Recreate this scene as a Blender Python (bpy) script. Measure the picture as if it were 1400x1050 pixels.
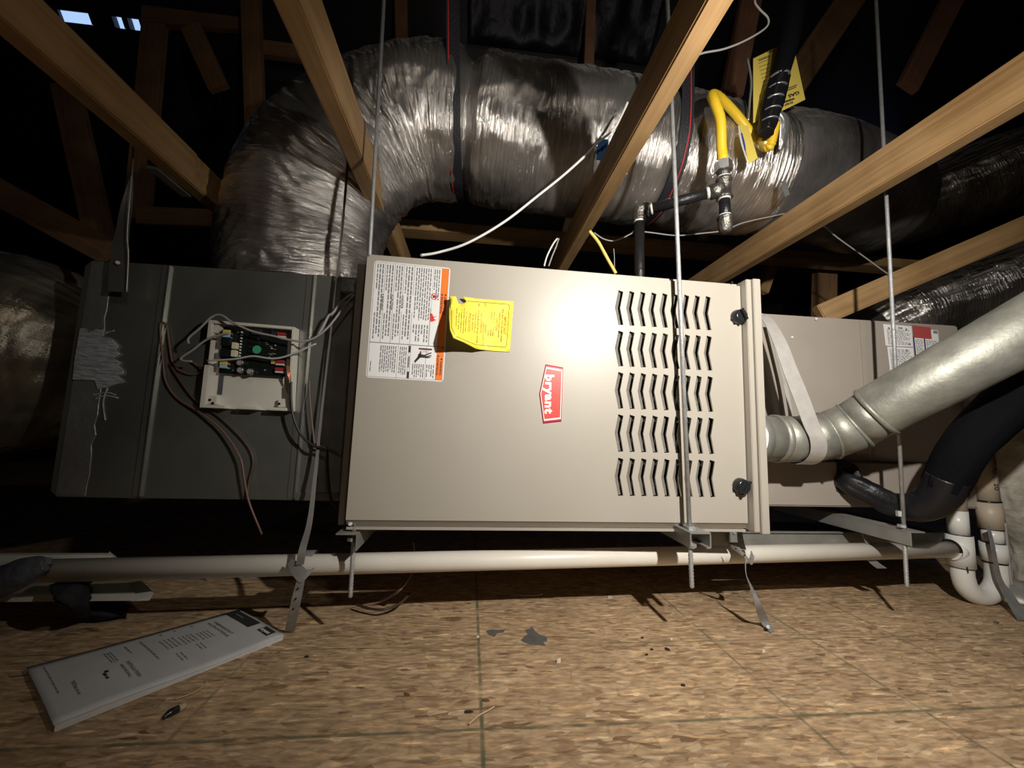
import bpy, bmesh, math, random
from mathutils import Vector, Matrix, noise
random.seed(7)
sc = bpy.context.scene
for o in list(bpy.data.objects): bpy.data.objects.remove(o)
COL = sc.collection
V = Vector
# ------------------------------------------------------------------ camera
F = 550.0
CH = 0.42
_dy = V((-57, -60, -550)).normalized()
_dx = V((6260, -255, -550)); _dx = (_dx - _dx.dot(_dy)*_dy).normalized()
_dz = _dx.cross(_dy)
RM = Matrix((_dx, _dy, _dz))
cd = bpy.data.cameras.new('camera'); cam = bpy.data.objects.new('camera', cd); COL.objects.link(cam)
cam.matrix_world = Matrix.Translation((0, 0, CH)) @ RM.to_4x4()
cd.sensor_width = 36; cd.lens = F/1400*36; cd.clip_start = 0.01
sc.camera = cam
sc.view_settings.view_transform = 'Standard'; sc.view_settings.look = 'None'
sc.view_settings.gamma = 1; sc.view_settings.exposure = 0.08
# ------------------------------------------------------------------ world (daylight outside the roof vent)
w = bpy.data.worlds.new('world'); sc.world = w; w.use_nodes = True
w.node_tree.nodes['Background'].inputs[0].default_value = (0.40, 0.60, 1, 1)
w.node_tree.nodes['Background'].inputs[1].default_value = 1.0
# ------------------------------------------------------------------ lamps: hand-held work light, right of the camera
def lamp(name, kind, loc, tgt, power, col, **k):
    l = bpy.data.lights.new(name, kind); o = bpy.data.objects.new(name, l); COL.objects.link(o)
    l.energy = power; l.color = col
    for a, b in k.items(): setattr(l, a, b)
    o.location = loc
    o.rotation_euler = (V(tgt)-V(loc)).to_track_quat('-Z', 'Y').to_euler()
    return o
lamp('work_light', 'SPOT', (0.44, 0.06, 0.84), (0.50, 0.86, 0.64), 57, (1, 0.945, 0.86), spot_size=2.4, spot_blend=1.0, shadow_soft_size=0.012)
lamp('overhead_fill', 'POINT', (0.25, -0.5, 1.85), (0.3, 1.1, 0.9), 8, (1, 0.88, 0.74), shadow_soft_size=0.04)  # unseen fill lamp, added above and behind the camera to lift the duct top
lamp('vent_daylight', 'AREA', (3.0, 2.4, 2.2), (1.5, 1.4, 1.5), .9, (0.35, 0.5, 1), size=0.4)

def P(px, py, Y=None, X=None, Z=None):
    """pixel of the 1400x1050 photograph + one known world coordinate -> world point"""
    d = RM @ V((px-700, 525-py, -550))
    t = Y/d.y if Y is not None else (X/d.x if X is not None else (Z-CH)/d.z)
    return V((0, 0, CH)) + d*t

# ------------------------------------------------------------------ materials
MATS = {}
def nt(name):
    m = bpy.data.materials.new(name); m.use_nodes = True
    n = m.node_tree.nodes; l = m.node_tree.links; b = n['Principled BSDF']
    return m, n, l, b
def mat(name, col, rough=0.5, metal=0.0, var=0.0, vscale=20, bump=0.0, bscale=60, coat=0, spec=None, stretch=(1, 1, 1), coord='Object', emit=None, alpha=None):
    if name in MATS: return MATS[name]
    m, n, l, b = nt(name)
    b.inputs['Base Color'].default_value = (*col, 1); b.inputs['Roughness'].default_value = rough; b.inputs['Metallic'].default_value = metal
    if spec is not None: b.inputs['Specular IOR Level'].default_value = spec
    if coat: b.inputs['Coat Weight'].default_value = coat
    tc = n.new('ShaderNodeTexCoord'); mp = n.new('ShaderNodeMapping'); mp.inputs['Scale'].default_value = stretch
    l.new(tc.outputs[coord], mp.inputs[0])
    if var:
        nz = n.new('ShaderNodeTexNoise'); nz.inputs['Scale'].default_value = vscale; nz.inputs['Detail'].default_value = 6
        l.new(mp.outputs[0], nz.inputs['Vector'])
        r = n.new('ShaderNodeValToRGB'); r.color_ramp.elements[0].position = .3; r.color_ramp.elements[1].position = .7
        r.color_ramp.elements[0].color = (*[c*(1-var) for c in col], 1); r.color_ramp.elements[1].color = (*[min(1, c*(1+var)) for c in col], 1)
        l.new(nz.outputs[0], r.inputs[0]); l.new(r.outputs[0], b.inputs['Base Color'])
    if bump:
        nb = n.new('ShaderNodeTexNoise'); nb.inputs['Scale'].default_value = bscale; nb.inputs['Detail'].default_value = 5
        l.new(mp.outputs[0], nb.inputs['Vector'])
        bp = n.new('ShaderNodeBump'); bp.inputs['Strength'].default_value = bump; bp.inputs['Distance'].default_value = .01
        l.new(nb.outputs[0], bp.inputs['Height']); l.new(bp.outputs[0], b.inputs['Normal'])
    MATS[name] = m
    return m
def wood(name, c1, c2, scale=1):
    m, n, l, b = nt(name); MATS[name] = m
    tc = n.new('ShaderNodeTexCoord'); mp = n.new('ShaderNodeMapping'); mp.inputs['Scale'].default_value = (1.2*scale, 26*scale, 26*scale)
    l.new(tc.outputs['Object'], mp.inputs[0])
    nz = n.new('ShaderNodeTexNoise'); nz.inputs['Scale'].default_value = 2.2; nz.inputs['Detail'].default_value = 8; nz.inputs['Distortion'].default_value = 1.2
    l.new(mp.outputs[0], nz.inputs['Vector'])
    n2 = n.new('ShaderNodeTexNoise'); n2.inputs['Scale'].default_value = 7; n2.inputs['Detail'].default_value = 3; l.new(tc.outputs['Object'], n2.inputs['Vector'])
    mx = n.new('ShaderNodeMath'); mx.operation = 'MULTIPLY_ADD'; mx.inputs[1].default_value = .5; l.new(n2.outputs[0], mx.inputs[0])
    m5 = n.new('ShaderNodeMath'); m5.operation = 'MULTIPLY'; m5.inputs[1].default_value = .55; l.new(nz.outputs[0], m5.inputs[0]); l.new(m5.outputs[0], mx.inputs[2])
    r = n.new('ShaderNodeValToRGB'); r.color_ramp.elements[0].position = .36; r.color_ramp.elements[1].position = .64
    r.color_ramp.elements[0].color = (*c1, 1); r.color_ramp.elements[1].color = (*c2, 1)
    l.new(mx.outputs[0], r.inputs[0]); l.new(r.outputs[0], b.inputs['Base Color'])
    b.inputs['Roughness'].default_value = .62
    bp = n.new('ShaderNodeBump'); bp.inputs['Strength'].default_value = .25; bp.inputs['Distance'].default_value = .003
    l.new(nz.outputs[0], bp.inputs['Height']); l.new(bp.outputs[0], b.inputs['Normal'])
    return m
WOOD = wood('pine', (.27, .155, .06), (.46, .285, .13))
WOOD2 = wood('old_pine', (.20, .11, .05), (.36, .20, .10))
WOOD3 = wood('reddish_pine', (.30, .15, .09), (.48, .25, .15))
PAINT = mat('furnace_paint', (.385, .355, .305), .40, 0.0, var=.03, vscale=5, bump=.02, bscale=300, spec=.45)
PAINT2 = mat('cabinet_paint', (.34, .30, .26), .5, 0, var=.06, vscale=6)
DARKIN = mat('shade_and_screw_black', (.012, .011, .01), .8)  # near-black standing in for shade inside the furnace; also used on screws
GALV = mat('galvanised_steel', (.38, .39, .355), .31, .80, var=.12, vscale=9, bump=.04, bscale=14)
GALVD = mat('dull_galvanised_steel', (.34, .34, .32), .5, .55, var=.2, vscale=16, bump=.08, bscale=50)
ZINC = mat('zinc_rod', (.46, .47, .48), .38, .45, var=.15, vscale=80, bump=.3, bscale=500)
STRAPM = mat('strap_steel', (.36, .36, .36), .45, .45, var=.15, vscale=50)
ALU = mat('aluminium_strip', (.60, .58, .55), .42, .45, var=.08, vscale=40, bump=.1, bscale=90)
VENTM = mat('vent_pipe_steel', (.27, .27, .235), .50, .5, var=.28, vscale=22, bump=.10, bscale=90)
TAPEF = mat('foil_tape', (.55, .56, .56), .4, .8, var=.1, vscale=14, bump=.2, bscale=70)
MASTIC = mat('silver_mastic', (.46, .48, .53), .5, .15, var=.25, vscale=60, bump=.8, bscale=90, stretch=(.4, 1, 2.5))
PVC = mat('white_pvc', (.80, .76, .68), .35, 0, var=.04, vscale=12)
PVCW = mat('bright_pvc', (.80, .80, .76), .3, 0, var=.03, vscale=12)
PVCT = mat('tan_pvc', (.50, .42, .33), .45, 0, var=.08, vscale=12)
BLACKP = mat('black_iron', (.025, .025, .028), .35, .5, bump=.2, bscale=200)
FITTING = mat('iron_fitting', (.20, .19, .17), .38, .85, var=.3, vscale=70, bump=.4, bscale=160)
THREADT = mat('thread_sealant', (.72, .72, .68), .7, 0, bump=.6, bscale=400)
YELLOW = mat('yellow_gas_hose', (.83, .55, .03), .4)
TAGY = mat('yellow_paper', (.88, .74, .08), .55, spec=.3)
TAGY2 = mat('yellow_card', (.78, .61, .12), .55)
INKB = mat('black_ink', (.03, .03, .03), .7)
INKG = mat('grey_ink', (.20, .20, .21), .7)
INKL = mat('pale_grey_ink', (.22, .22, .23), .7)
INKO = mat('olive_ink', (.22, .18, .02), .7)
INKR = mat('orange_red_ink', (.78, .22, .03), .7)
INKW = mat('white_ink', (.9, .9, .88), .5)
LABELW = mat('label_paper', (.82, .82, .82), .45)
ORANGE = mat('orange_band', (.90, .20, .02), .5)
RED = mat('red_ink', (.72, .04, .03), .5)
PINK = mat('pink_ink', (.8, .45, .45), .6)
LOGOR = mat('red_badge', (.74, .05, .035), .35)
LOGOD = mat('dark_red_badge_edge', (.45, .03, .06), .3)
RUBBER = mat('black_rubber', (.007, .007, .009), .42, bump=.15, bscale=150)
FOAM = mat('black_foam', (.004, .0045, .006), .85, spec=.08, bump=.2, bscale=120)
WEB = mat('black_webbing', (.014, .014, .02), .55, bump=.3, bscale=200)
REDTH = mat('red_stripe', (.50, .03, .03), .5)
BLKPL = mat('black_plastic', (.015, .016, .018), .22)
BOARD = mat('black_circuit_board', (.010, .014, .012), .3)
WPL = mat('white_plastic', (.66, .64, .57), .45, 0, var=.03, vscale=20)
WIREW = mat('white_cable', (.72, .72, .70), .45)
WIREG = mat('grey_cable', (.34, .33, .32), .5)
WIREB = mat('brown_cable', (.16, .085, .06), .45)
COPPER = mat('copper', (.75, .33, .18), .35, .9, var=.2, vscale=40)
COPD = mat('dull_copper', (.28, .11, .06), .45, .6, var=.2, vscale=40)
BLUE = mat('blue_plastic', (.02, .20, .68), .35)
GREEN = mat('green_disc', (.05, .38, .20), .5)
PAPER = mat('booklet_paper', (.55, .56, .57), .5, var=.05, vscale=30)
PAGES = mat('page_edges', (.78, .77, .75), .7, bump=.5, bscale=200, stretch=(1, 1, 12))
CLOTHG = mat('grey_tape', (.08, .085, .10), .55, var=.25, vscale=40, bump=.5, bscale=50)
CLOTHB = mat('black_cloth', (.008, .009, .012), .8, bump=.6, bscale=60)
INSUL = mat('pale_insulation', (.62, .58, .50), .8, var=.3, vscale=18, bump=.8, bscale=30)
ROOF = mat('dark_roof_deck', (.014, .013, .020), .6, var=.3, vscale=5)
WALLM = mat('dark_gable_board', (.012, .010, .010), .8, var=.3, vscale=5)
RADB = mat('radiant_foil', (.04, .04, .05), .45, .7, bump=.8, bscale=14)

def foil(name, base, r0, r1, dust, sx=55, sy=9, strength=.9, dist=.006, met=.88):
    m, n, l, b = nt(name); MATS[name] = m
    tc = n.new('ShaderNodeTexCoord'); mp = n.new('ShaderNodeMapping'); mp.inputs['Scale'].default_value = (sx, sy, 1)
    l.new(tc.outputs['UV'], mp.inputs[0])
    a = n.new('ShaderNodeTexNoise'); a.inputs['Scale'].default_value = 1; a.inputs['Detail'].default_value = 7; a.inputs['Roughness'].default_value = .62; a.inputs['Distortion'].default_value = .35
    l.new(mp.outputs[0], a.inputs['Vector'])
    vo = n.new('ShaderNodeTexVoronoi'); vo.feature = 'DISTANCE_TO_EDGE'; vo.inputs['Scale'].default_value = .55
    l.new(mp.outputs[0], vo.inputs['Vector'])
    mn = n.new('ShaderNodeMath'); mn.operation = 'MINIMUM'; mn.inputs[1].default_value = .18; l.new(vo.outputs['Distance'], mn.inputs[0])
    ad = n.new('ShaderNodeMath'); ad.operation = 'MULTIPLY_ADD'; ad.inputs[1].default_value = .6; l.new(mn.outputs[0], ad.inputs[0]); l.new(a.outputs[0], ad.inputs[2])
    bp = n.new('ShaderNodeBump'); bp.inputs['Strength'].default_value = strength; bp.inputs['Distance'].default_value = dist
    l.new(ad.outputs[0], bp.inputs['Height']); l.new(bp.outputs[0], b.inputs['Normal'])
    n2 = n.new('ShaderNodeTexNoise'); n2.inputs['Scale'].default_value = 9; n2.inputs['Detail'].default_value = 5; l.new(tc.outputs['UV'], n2.inputs['Vector'])
    mr = n.new('ShaderNodeMapRange'); mr.inputs[1].default_value = .35; mr.inputs[2].default_value = .65; mr.inputs[3].default_value = r0; mr.inputs[4].default_value = r1
    l.new(n2.outputs[0], mr.inputs[0]); l.new(mr.outputs[0], b.inputs['Roughness'])
    # settled dust on the upward side: less metallic, greyer
    g = n.new('ShaderNodeNewGeometry'); sp = n.new('ShaderNodeSeparateXYZ'); l.new(g.outputs['True Normal'], sp.inputs[0])
    m2 = n.new('ShaderNodeMapRange'); m2.inputs[1].default_value = .40; m2.inputs[2].default_value = .80; l.new(sp.outputs['Z'], m2.inputs[0])
    dm = n.new('ShaderNodeMath'); dm.operation = 'MULTIPLY'; dm.inputs[1].default_value = dust; l.new(m2.outputs[0], dm.inputs[0])
    mm = n.new('ShaderNodeMath'); mm.operation = 'SUBTRACT'; mm.inputs[0].default_value = met; mm.use_clamp = True; l.new(dm.outputs[0], mm.inputs[1]); l.new(mm.outputs[0], b.inputs['Metallic'])
    cr = n.new('ShaderNodeValToRGB'); cr.color_ramp.elements[0].position = .38; cr.color_ramp.elements[1].position = .62
    cr.color_ramp.elements[0].color = (*[c*.45 for c in base], 1); cr.color_ramp.elements[1].color = (*base, 1)
    n3 = n.new('ShaderNodeTexNoise'); n3.inputs['Scale'].default_value = 5; n3.inputs['Detail'].default_value = 8; l.new(tc.outputs['UV'], n3.inputs['Vector'])
    l.new(n3.outputs[0], cr.inputs[0])
    mc = n.new('ShaderNodeMixRGB'); mc.inputs[2].default_value = (.40, .37, .33, 1); l.new(dm.outputs[0], mc.inputs[0]); l.new(cr.outputs[0], mc.inputs[1]); l.new(mc.outputs[0], b.inputs['Base Color'])
    return m
FOIL = foil('duct_foil', (.85, .81, .77), .14, .28, .9, sx=150, sy=4, strength=.9, dist=.006)
FOILB = foil('bend_foil', (.78, .74, .70), .10, .26, .9, sx=70, sy=14, strength=.9, dist=.008)
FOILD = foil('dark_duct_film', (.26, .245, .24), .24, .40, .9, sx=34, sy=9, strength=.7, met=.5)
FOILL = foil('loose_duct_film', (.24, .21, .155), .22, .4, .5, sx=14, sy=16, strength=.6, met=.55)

def osb():
    m, n, l, b = nt('osb'); MATS['osb'] = m
    tc = n.new('ShaderNodeTexCoord')
    nw = n.new('ShaderNodeTexNoise'); nw.inputs['Scale'].default_value = 9; nw.inputs['Detail'].default_value = 3
    l.new(tc.outputs['Object'], nw.inputs['Vector'])
    wv = n.new('ShaderNodeVectorMath'); wv.operation = 'MULTIPLY_ADD'; wv.inputs[1].default_value = (.016, .016, 0)
    l.new(nw.outputs['Color'], wv.inputs[0]); l.new(tc.outputs['Object'], wv.inputs[2])
    cur = None; hcur = None
    for i, (ang, sx, sy, thr) in enumerate([(8, 14, 30, None), (67, 15, 34, .45), (-52, 15, 36, .45), (28, 20, 50, .5), (96, 20, 56, .6), (-18, 26, 80, .6), (52, 40, 130, .7), (-75, 44, 140, .75), (12, 50, 190, .8)]):
        mp = n.new('ShaderNodeMapping'); mp.inputs['Rotation'].default_value = (0, 0, math.radians(ang)); mp.inputs['Scale'].default_value = (sx, sy, 1); mp.inputs['Location'].default_value = (i*3.1, i*1.7, 0)
        l.new(wv.outputs[0], mp.inputs[0])
        vo = n.new('ShaderNodeTexVoronoi'); vo.inputs['Scale'].default_value = 1; vo.voronoi_dimensions = '2D'; l.new(mp.outputs[0], vo.inputs['Vector'])
        s = n.new('ShaderNodeSeparateColor'); l.new(vo.outputs['Color'], s.inputs[0])
        if cur is None: cur = s.outputs[0]
        else:
            gt = n.new('ShaderNodeMath'); gt.operation = 'GREATER_THAN'; gt.inputs[1].default_value = thr; l.new(s.outputs[1], gt.inputs[0])
            mx = n.new('ShaderNodeMix'); l.new(gt.outputs[0], mx.inputs[0]); l.new(cur, mx.inputs[2]); l.new(s.outputs[0], mx.inputs[3]); cur = mx.outputs[0]
    r = n.new('ShaderNodeValToRGB'); e = r.color_ramp.elements
    e[0].position = 0; e[0].color = (.20, .118, .062, 1); e[1].position = 1; e[1].color = (.56, .42, .27, 1)
    for p, c in ((.05, (.32, .205, .115)), (.22, (.375, .255, .15)), (.55, (.415, .285, .17)), (.85, (.45, .315, .19)), (.95, (.50, .365, .225))):
        x = e.new(p); x.color = (*c, 1)
    l.new(cur, r.inputs[0])
    # fine fibre + broad stain
    nf = n.new('ShaderNodeTexNoise'); nf.inputs['Scale'].default_value = 130; nf.inputs['Detail'].default_value = 6
    mpf = n.new('ShaderNodeMapping'); mpf.inputs['Scale'].default_value = (.35, 1, 1); mpf.inputs['Rotation'].default_value = (0, 0, .15); l.new(tc.outputs['Object'], mpf.inputs[0]); l.new(mpf.outputs[0], nf.inputs['Vector'])
    rf = n.new('ShaderNodeMapRange'); rf.inputs[1].default_value = .3; rf.inputs[2].default_value = .7; rf.inputs[3].default_value = .66; rf.inputs[4].default_value = 1.22; l.new(nf.outputs[0], rf.inputs[0])
    ns = n.new('ShaderNodeTexNoise'); ns.inputs['Scale'].default_value = 3.5; ns.inputs['Detail'].default_value = 4; l.new(tc.outputs['Object'], ns.inputs['Vector'])
    rs = n.new('ShaderNodeMapRange'); rs.inputs[1].default_value = .3; rs.inputs[2].default_value = .7; rs.inputs[3].default_value = 1.05; rs.inputs[4].default_value = 1.38; l.new(ns.outputs[0], rs.inputs[0])
    mm = n.new('ShaderNodeMath'); mm.operation = 'MULTIPLY'; l.new(rf.outputs[0], mm.inputs[0]); l.new(rs.outputs[0], mm.inputs[1])
    vm = n.new('ShaderNodeVectorMath'); vm.operation = 'SCALE'; l.new(r.outputs[0], vm.inputs[0]); l.new(mm.outputs[0], vm.inputs['Scale'])
    ed = None
    for ang, sx, sy, ph in ((22, 13, 34, 1.3), (-48, 17, 44, 7.7), (80, 15, 40, 4.1)):
        mp = n.new('ShaderNodeMapping'); mp.inputs['Rotation'].default_value = (0, 0, math.radians(ang)); mp.inputs['Scale'].default_value = (sx, sy, 1); mp.inputs['Location'].default_value = (ph, ph, 0); l.new(wv.outputs[0], mp.inputs[0])
        ve = n.new('ShaderNodeTexVoronoi'); ve.feature = 'DISTANCE_TO_EDGE'; ve.voronoi_dimensions = '2D'; ve.inputs['Scale'].default_value = 1; l.new(mp.outputs[0], ve.inputs['Vector'])
        nn = n.new('ShaderNodeTexNoise'); nn.inputs['Scale'].default_value = 30; l.new(mp.outputs[0], nn.inputs['Vector']); nn.inputs['Scale'].default_value = .9
        e1 = n.new('ShaderNodeMapRange'); e1.inputs[1].default_value = 0; e1.inputs[2].default_value = .06; e1.inputs[3].default_value = .30; e1.inputs[4].default_value = 0; l.new(ve.outputs['Distance'], e1.inputs[0])
        e2 = n.new('ShaderNodeMapRange'); e2.inputs[1].default_value = .5; e2.inputs[2].default_value = .62; l.new(nn.outputs[0], e2.inputs[0])
        e3 = n.new('ShaderNodeMath'); e3.operation = 'MULTIPLY'; l.new(e1.outputs[0], e3.inputs[0]); l.new(e2.outputs[0], e3.inputs[1])
        if ed is None: ed = e3.outputs[0]
        else:
            e4 = n.new('ShaderNodeMath'); e4.operation = 'MAXIMUM'; l.new(ed, e4.inputs[0]); l.new(e3.outputs[0], e4.inputs[1]); ed = e4.outputs[0]
    e5 = n.new('ShaderNodeMath'); e5.operation = 'SUBTRACT'; e5.inputs[0].default_value = 1; l.new(ed, e5.inputs[1])
    vm2 = n.new('ShaderNodeVectorMath'); vm2.operation = 'SCALE'; l.new(vm.outputs[0], vm2.inputs[0]); l.new(e5.outputs[0], vm2.inputs['Scale']); vm = vm2
    for ang, sx, sy, ph in ((20, 30, 190, 2.2), (-38, 34, 210, 5.1), (64, 36, 200, 9.3)):
        mp = n.new('ShaderNodeMapping'); mp.inputs['Rotation'].default_value = (0, 0, math.radians(ang)); mp.inputs['Scale'].default_value = (sx, sy, 1); mp.inputs['Location'].default_value = (ph, ph, 0); l.new(wv.outputs[0], mp.inputs[0])
        vo = n.new('ShaderNodeTexVoronoi'); vo.voronoi_dimensions = '2D'; vo.inputs['Scale'].default_value = 1; l.new(mp.outputs[0], vo.inputs['Vector'])
        s = n.new('ShaderNodeSeparateColor'); l.new(vo.outputs['Color'], s.inputs[0])
        rr = n.new('ShaderNodeValToRGB'); rr.color_ramp.interpolation = 'CONSTANT'; ee = rr.color_ramp.elements; ee[0].position = 0; ee[0].color = (.74, .72, .70, 1); ee[1].position = .04; ee[1].color = (1, 1, 1, 1)
        q = ee.new(.925); q.color = (1.13, 1.12, 1.08, 1); q = ee.new(.975); q.color = (1.34, 1.3, 1.22, 1); l.new(s.outputs[0], rr.inputs[0])
        vx = n.new('ShaderNodeVectorMath'); vx.operation = 'MULTIPLY'; l.new(vm.outputs[0], vx.inputs[0]); l.new(rr.outputs[0], vx.inputs[1]); vm = vx
    # printed green layout lines
    sp = n.new('ShaderNodeSeparateXYZ'); l.new(tc.outputs['Object'], sp.inputs[0])
    wob = n.new('ShaderNodeTexNoise'); wob.inputs['Scale'].default_value = 25; l.new(tc.outputs['Object'], wob.inputs['Vector'])
    tot = None
    def line(axis, pos, half, amt):
        nonlocal tot
        a = n.new('ShaderNodeMath'); a.operation = 'SUBTRACT'; a.inputs[1].default_value = pos; l.new(sp.outputs[axis], a.inputs[0])
        c = n.new('ShaderNodeMath'); c.operation = 'ABSOLUTE'; l.new(a.outputs[0], c.inputs[0])
        d = n.new('ShaderNodeMapRange'); d.inputs[1].default_value = half; d.inputs[2].default_value = half*.35; d.inputs[3].default_value = 0; d.inputs[4].default_value = amt; l.new(c.outputs[0], d.inputs[0])
        if tot is None: tot = d.outputs[0]
        else:
            x = n.new('ShaderNodeMath'); x.operation = 'MAXIMUM'; l.new(tot, x.inputs[0]); l.new(d.outputs[0], x.inputs[1]); tot = x.outputs[0]
    for pos, hh, am in ((.034, .0042, 1), (.514, .004, .8), (.728, .004, .8), (.934, .004, .7), (-.377, .004, .6), (-.79, .004, .6), (1.34, .004, .6)): line('X', pos, hh, am)
    for pos, hh, am in ((.834, .003, .75), (.615, .0042, .9), (1.05, .003, .5), (.40, .004, .8)): line('Y', pos, hh, am)
    wr = n.new('ShaderNodeMapRange'); wr.inputs[1].default_value = .35; wr.inputs[2].default_value = .6; wr.inputs[3].default_value = .3; wr.inputs[4].default_value = .92; l.new(wob.outputs[0], wr.inputs[0])
    wm = n.new('ShaderNodeMath'); wm.operation = 'MULTIPLY'; l.new(wr.outputs[0], wm.inputs[0]); l.new(tot, wm.inputs[1])
    mc = n.new('ShaderNodeMixRGB'); mc.inputs[2].default_value = (.10, .115, .065, 1); l.new(wm.outputs[0], mc.inputs[0]); l.new(vm.outputs[0], mc.inputs[1]); l.new(mc.outputs[0], b.inputs['Base Color'])
    b.inputs['Roughness'].default_value = .62
    ha = n.new('ShaderNodeMath'); ha.operation = 'MULTIPLY_ADD'; ha.inputs[1].default_value = .6; l.new(nf.outputs[0], ha.inputs[0]); l.new(cur, ha.inputs[2])
    bp = n.new('ShaderNodeBump'); bp.inputs['Strength'].default_value = .45; bp.inputs['Distance'].default_value = .0022; l.new(ha.outputs[0], bp.inputs['Height']); l.new(bp.outputs[0], b.inputs['Normal'])
    return m
OSB = osb()

# ------------------------------------------------------------------ mesh helpers
def obj(name, bm, m, parent=None, smooth=False, mats=None):
    me = bpy.data.meshes.new(name)
    if isinstance(bm, bpy.types.Mesh): me = bm; me.name = name
    else:
        bm.normal_update(); bm.to_mesh(me); bm.free()
    me.materials.clear()
    for x in ([m] if m else []) + (mats or []): me.materials.append(x)
    if smooth:
        for p in me.polygons: p.use_smooth = True
    o = bpy.data.objects.new(name, me); COL.objects.link(o)
    if parent: o.parent = parent; o.matrix_parent_inverse = parent.matrix_basis.inverted()
    return o
def tag(o, label, cat, group=None, kind=None):
    o['label'] = label; o['category'] = cat
    if group: o['group'] = group
    if kind: o['kind'] = kind
    return o
def thing(name, label, cat, loc=(0, 0, 0), group=None):
    o = bpy.data.objects.new(name, None); o.empty_display_size = .05; COL.objects.link(o); o.location = loc
    return tag(o, label, cat, group)
def stuff(o): o['kind'] = 'stuff'; return o
def NB(): return bmesh.new()
def box(bm, a, b):
    x0, y0, z0 = a; x1, y1, z1 = b
    v = [bm.verts.new((x, y, z)) for z in (z0, z1) for y in (y0, y1) for x in (x0, x1)]
    for f in ((0, 2, 3, 1), (4, 5, 7, 6), (0, 1, 5, 4), (2, 6, 7, 3), (0, 4, 6, 2), (1, 3, 7, 5)): bm.faces.new([v[i] for i in f])
def hexa(bm, q0, q1):
    """prism between two quads of world points"""
    a = [bm.verts.new(p) for p in q0]; b = [bm.verts.new(p) for p in q1]
    n = len(a)
    bm.faces.new(a[::-1]); bm.faces.new(b)
    for i in range(n): bm.faces.new((a[i], a[(i+1) % n], b[(i+1) % n], b[i]))
def boxo(name, a, b, m, parent=None, bev=0.0):
    bm = NB(); box(bm, a, b)
    if bev: bmesh.ops.bevel(bm, geom=list(bm.edges), offset=bev, segments=2, affect='EDGES')
    bmesh.ops.recalc_face_normals(bm, faces=bm.faces)
    return obj(name, bm, m, parent)
def crom(pts, seg):
    out = []
    n = len(pts)
    for i in range(n-1):
        p0 = pts[max(i-1, 0)]; p1 = pts[i]; p2 = pts[i+1]; p3 = pts[min(i+2, n-1)]
        for k in range(seg):
            t = k/seg
            out.append([.5*((2*b)+(-a+c)*t+(2*a-5*b+4*c-d)*t*t+(-a+3*b-3*c+d)*t**3) for a, b, c, d in zip(p0, p1, p2, p3)])
    out.append(list(pts[-1]))
    return out
def tube(bm, pts, r, seg=6, nring=10, cap=True, disp=None, flat=None, mat_i=0):
    """pts: world points; r: number or list. Catmull-Rom swept tube with UVs (length, arc) in metres"""
    rr = r if isinstance(r, (list, tuple)) else [r]*len(pts)
    q = [list(p)+[x] for p, x in zip(pts, rr)]
    s = crom(q, seg) if (seg > 1 and len(q) > 2) else ([q[0]]+[list(x) for x in q[1:]] if seg <= 1 else crom(q, seg))
    c = [V(x[:3]) for x in s]; R = [x[3] for x in s]
    T = [(c[min(i+1, len(c)-1)]-c[max(i-1, 0)]).normalized() for i in range(len(c))]
    up = V((0, 0, 1)) if abs(T[0].z) < .9 else V((0, 1, 0))
    N = (up - up.dot(T[0])*T[0]).normalized()
    uv = bm.loops.layers.uv.verify()
    rings = []; L = 0; Ls = []
    for i in range(len(c)):
        if i: 
            N = (N - N.dot(T[i])*T[i]).normalized(); L += (c[i]-c[i-1]).length
        Bn = T[i].cross(N)
        ring = []
        for k in range(nring):
            a = 2*math.pi*k/nring
            rad = R[i]
            if disp: rad += disp(L, a, i/(len(c)-1))
            if flat: ring.append(bm.verts.new(c[i] + N*math.cos(a)*rad*flat[0] + Bn*math.sin(a)*rad*flat[1]))
            else: ring.append(bm.verts.new(c[i] + N*math.cos(a)*rad + Bn*math.sin(a)*rad))
        rings.append(ring); Ls.append(L)
    for i in range(len(c)-1):
        for k in range(nring):
            k2 = (k+1) % nring
            f = bm.faces.new((rings[i][k], rings[i][k2], rings[i+1][k2], rings[i+1][k])); f.smooth = True; f.material_index = mat_i
            arc = 2*math.pi*R[i]/nring
            for lp, (uu, vv) in zip(f.loops, ((Ls[i], k*arc), (Ls[i], (k+1)*arc), (Ls[i+1], (k+1)*arc), (Ls[i+1], k*arc))): lp[uv].uv = (uu, vv)
    if cap:
        f = bm.faces.new(rings[0][::-1]); f.material_index = mat_i
        f = bm.faces.new(rings[-1]); f.material_index = mat_i
    return bm
def tubeo(name, pts, r, m, parent=None, **k):
    bm = NB(); tube(bm, pts, r, **k); return obj(name, bm, m, parent)
def cyl(name, a, b, r, m, parent=None, n=16): return tubeo(name, [a, b], r, m, parent, seg=1, nring=n)
def ribbon(bm, pts, wids, thick, wdirs, seg=10):
    """flat strap: centre points, widths, width directions"""
    q = [list(p)+[w]+list(d) for p, w, d in zip(pts, wids, wdirs)]
    s = crom(q, seg)
    pr = None
    for i, x in enumerate(s):
        c = V(x[:3]); wd = V(x[4:7]).normalized()
        t = (V(s[min(i+1, len(s)-1)][:3])-V(s[max(i-1, 0)][:3])).normalized()
        nn = t.cross(wd).normalized()
        a = [bm.verts.new(c + wd*sx*x[3]/2 + nn*sy*thick/2) for sx, sy in ((-1, -1), (1, -1), (1, 1), (-1, 1))]
        if pr:
            for k in range(4): 
                f = bm.faces.new((pr[k], pr[(k+1) % 4], a[(k+1) % 4], a[k])); f.smooth = False
        else: bm.faces.new(a[::-1])
        pr = a
    bm.faces.new(pr)
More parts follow.
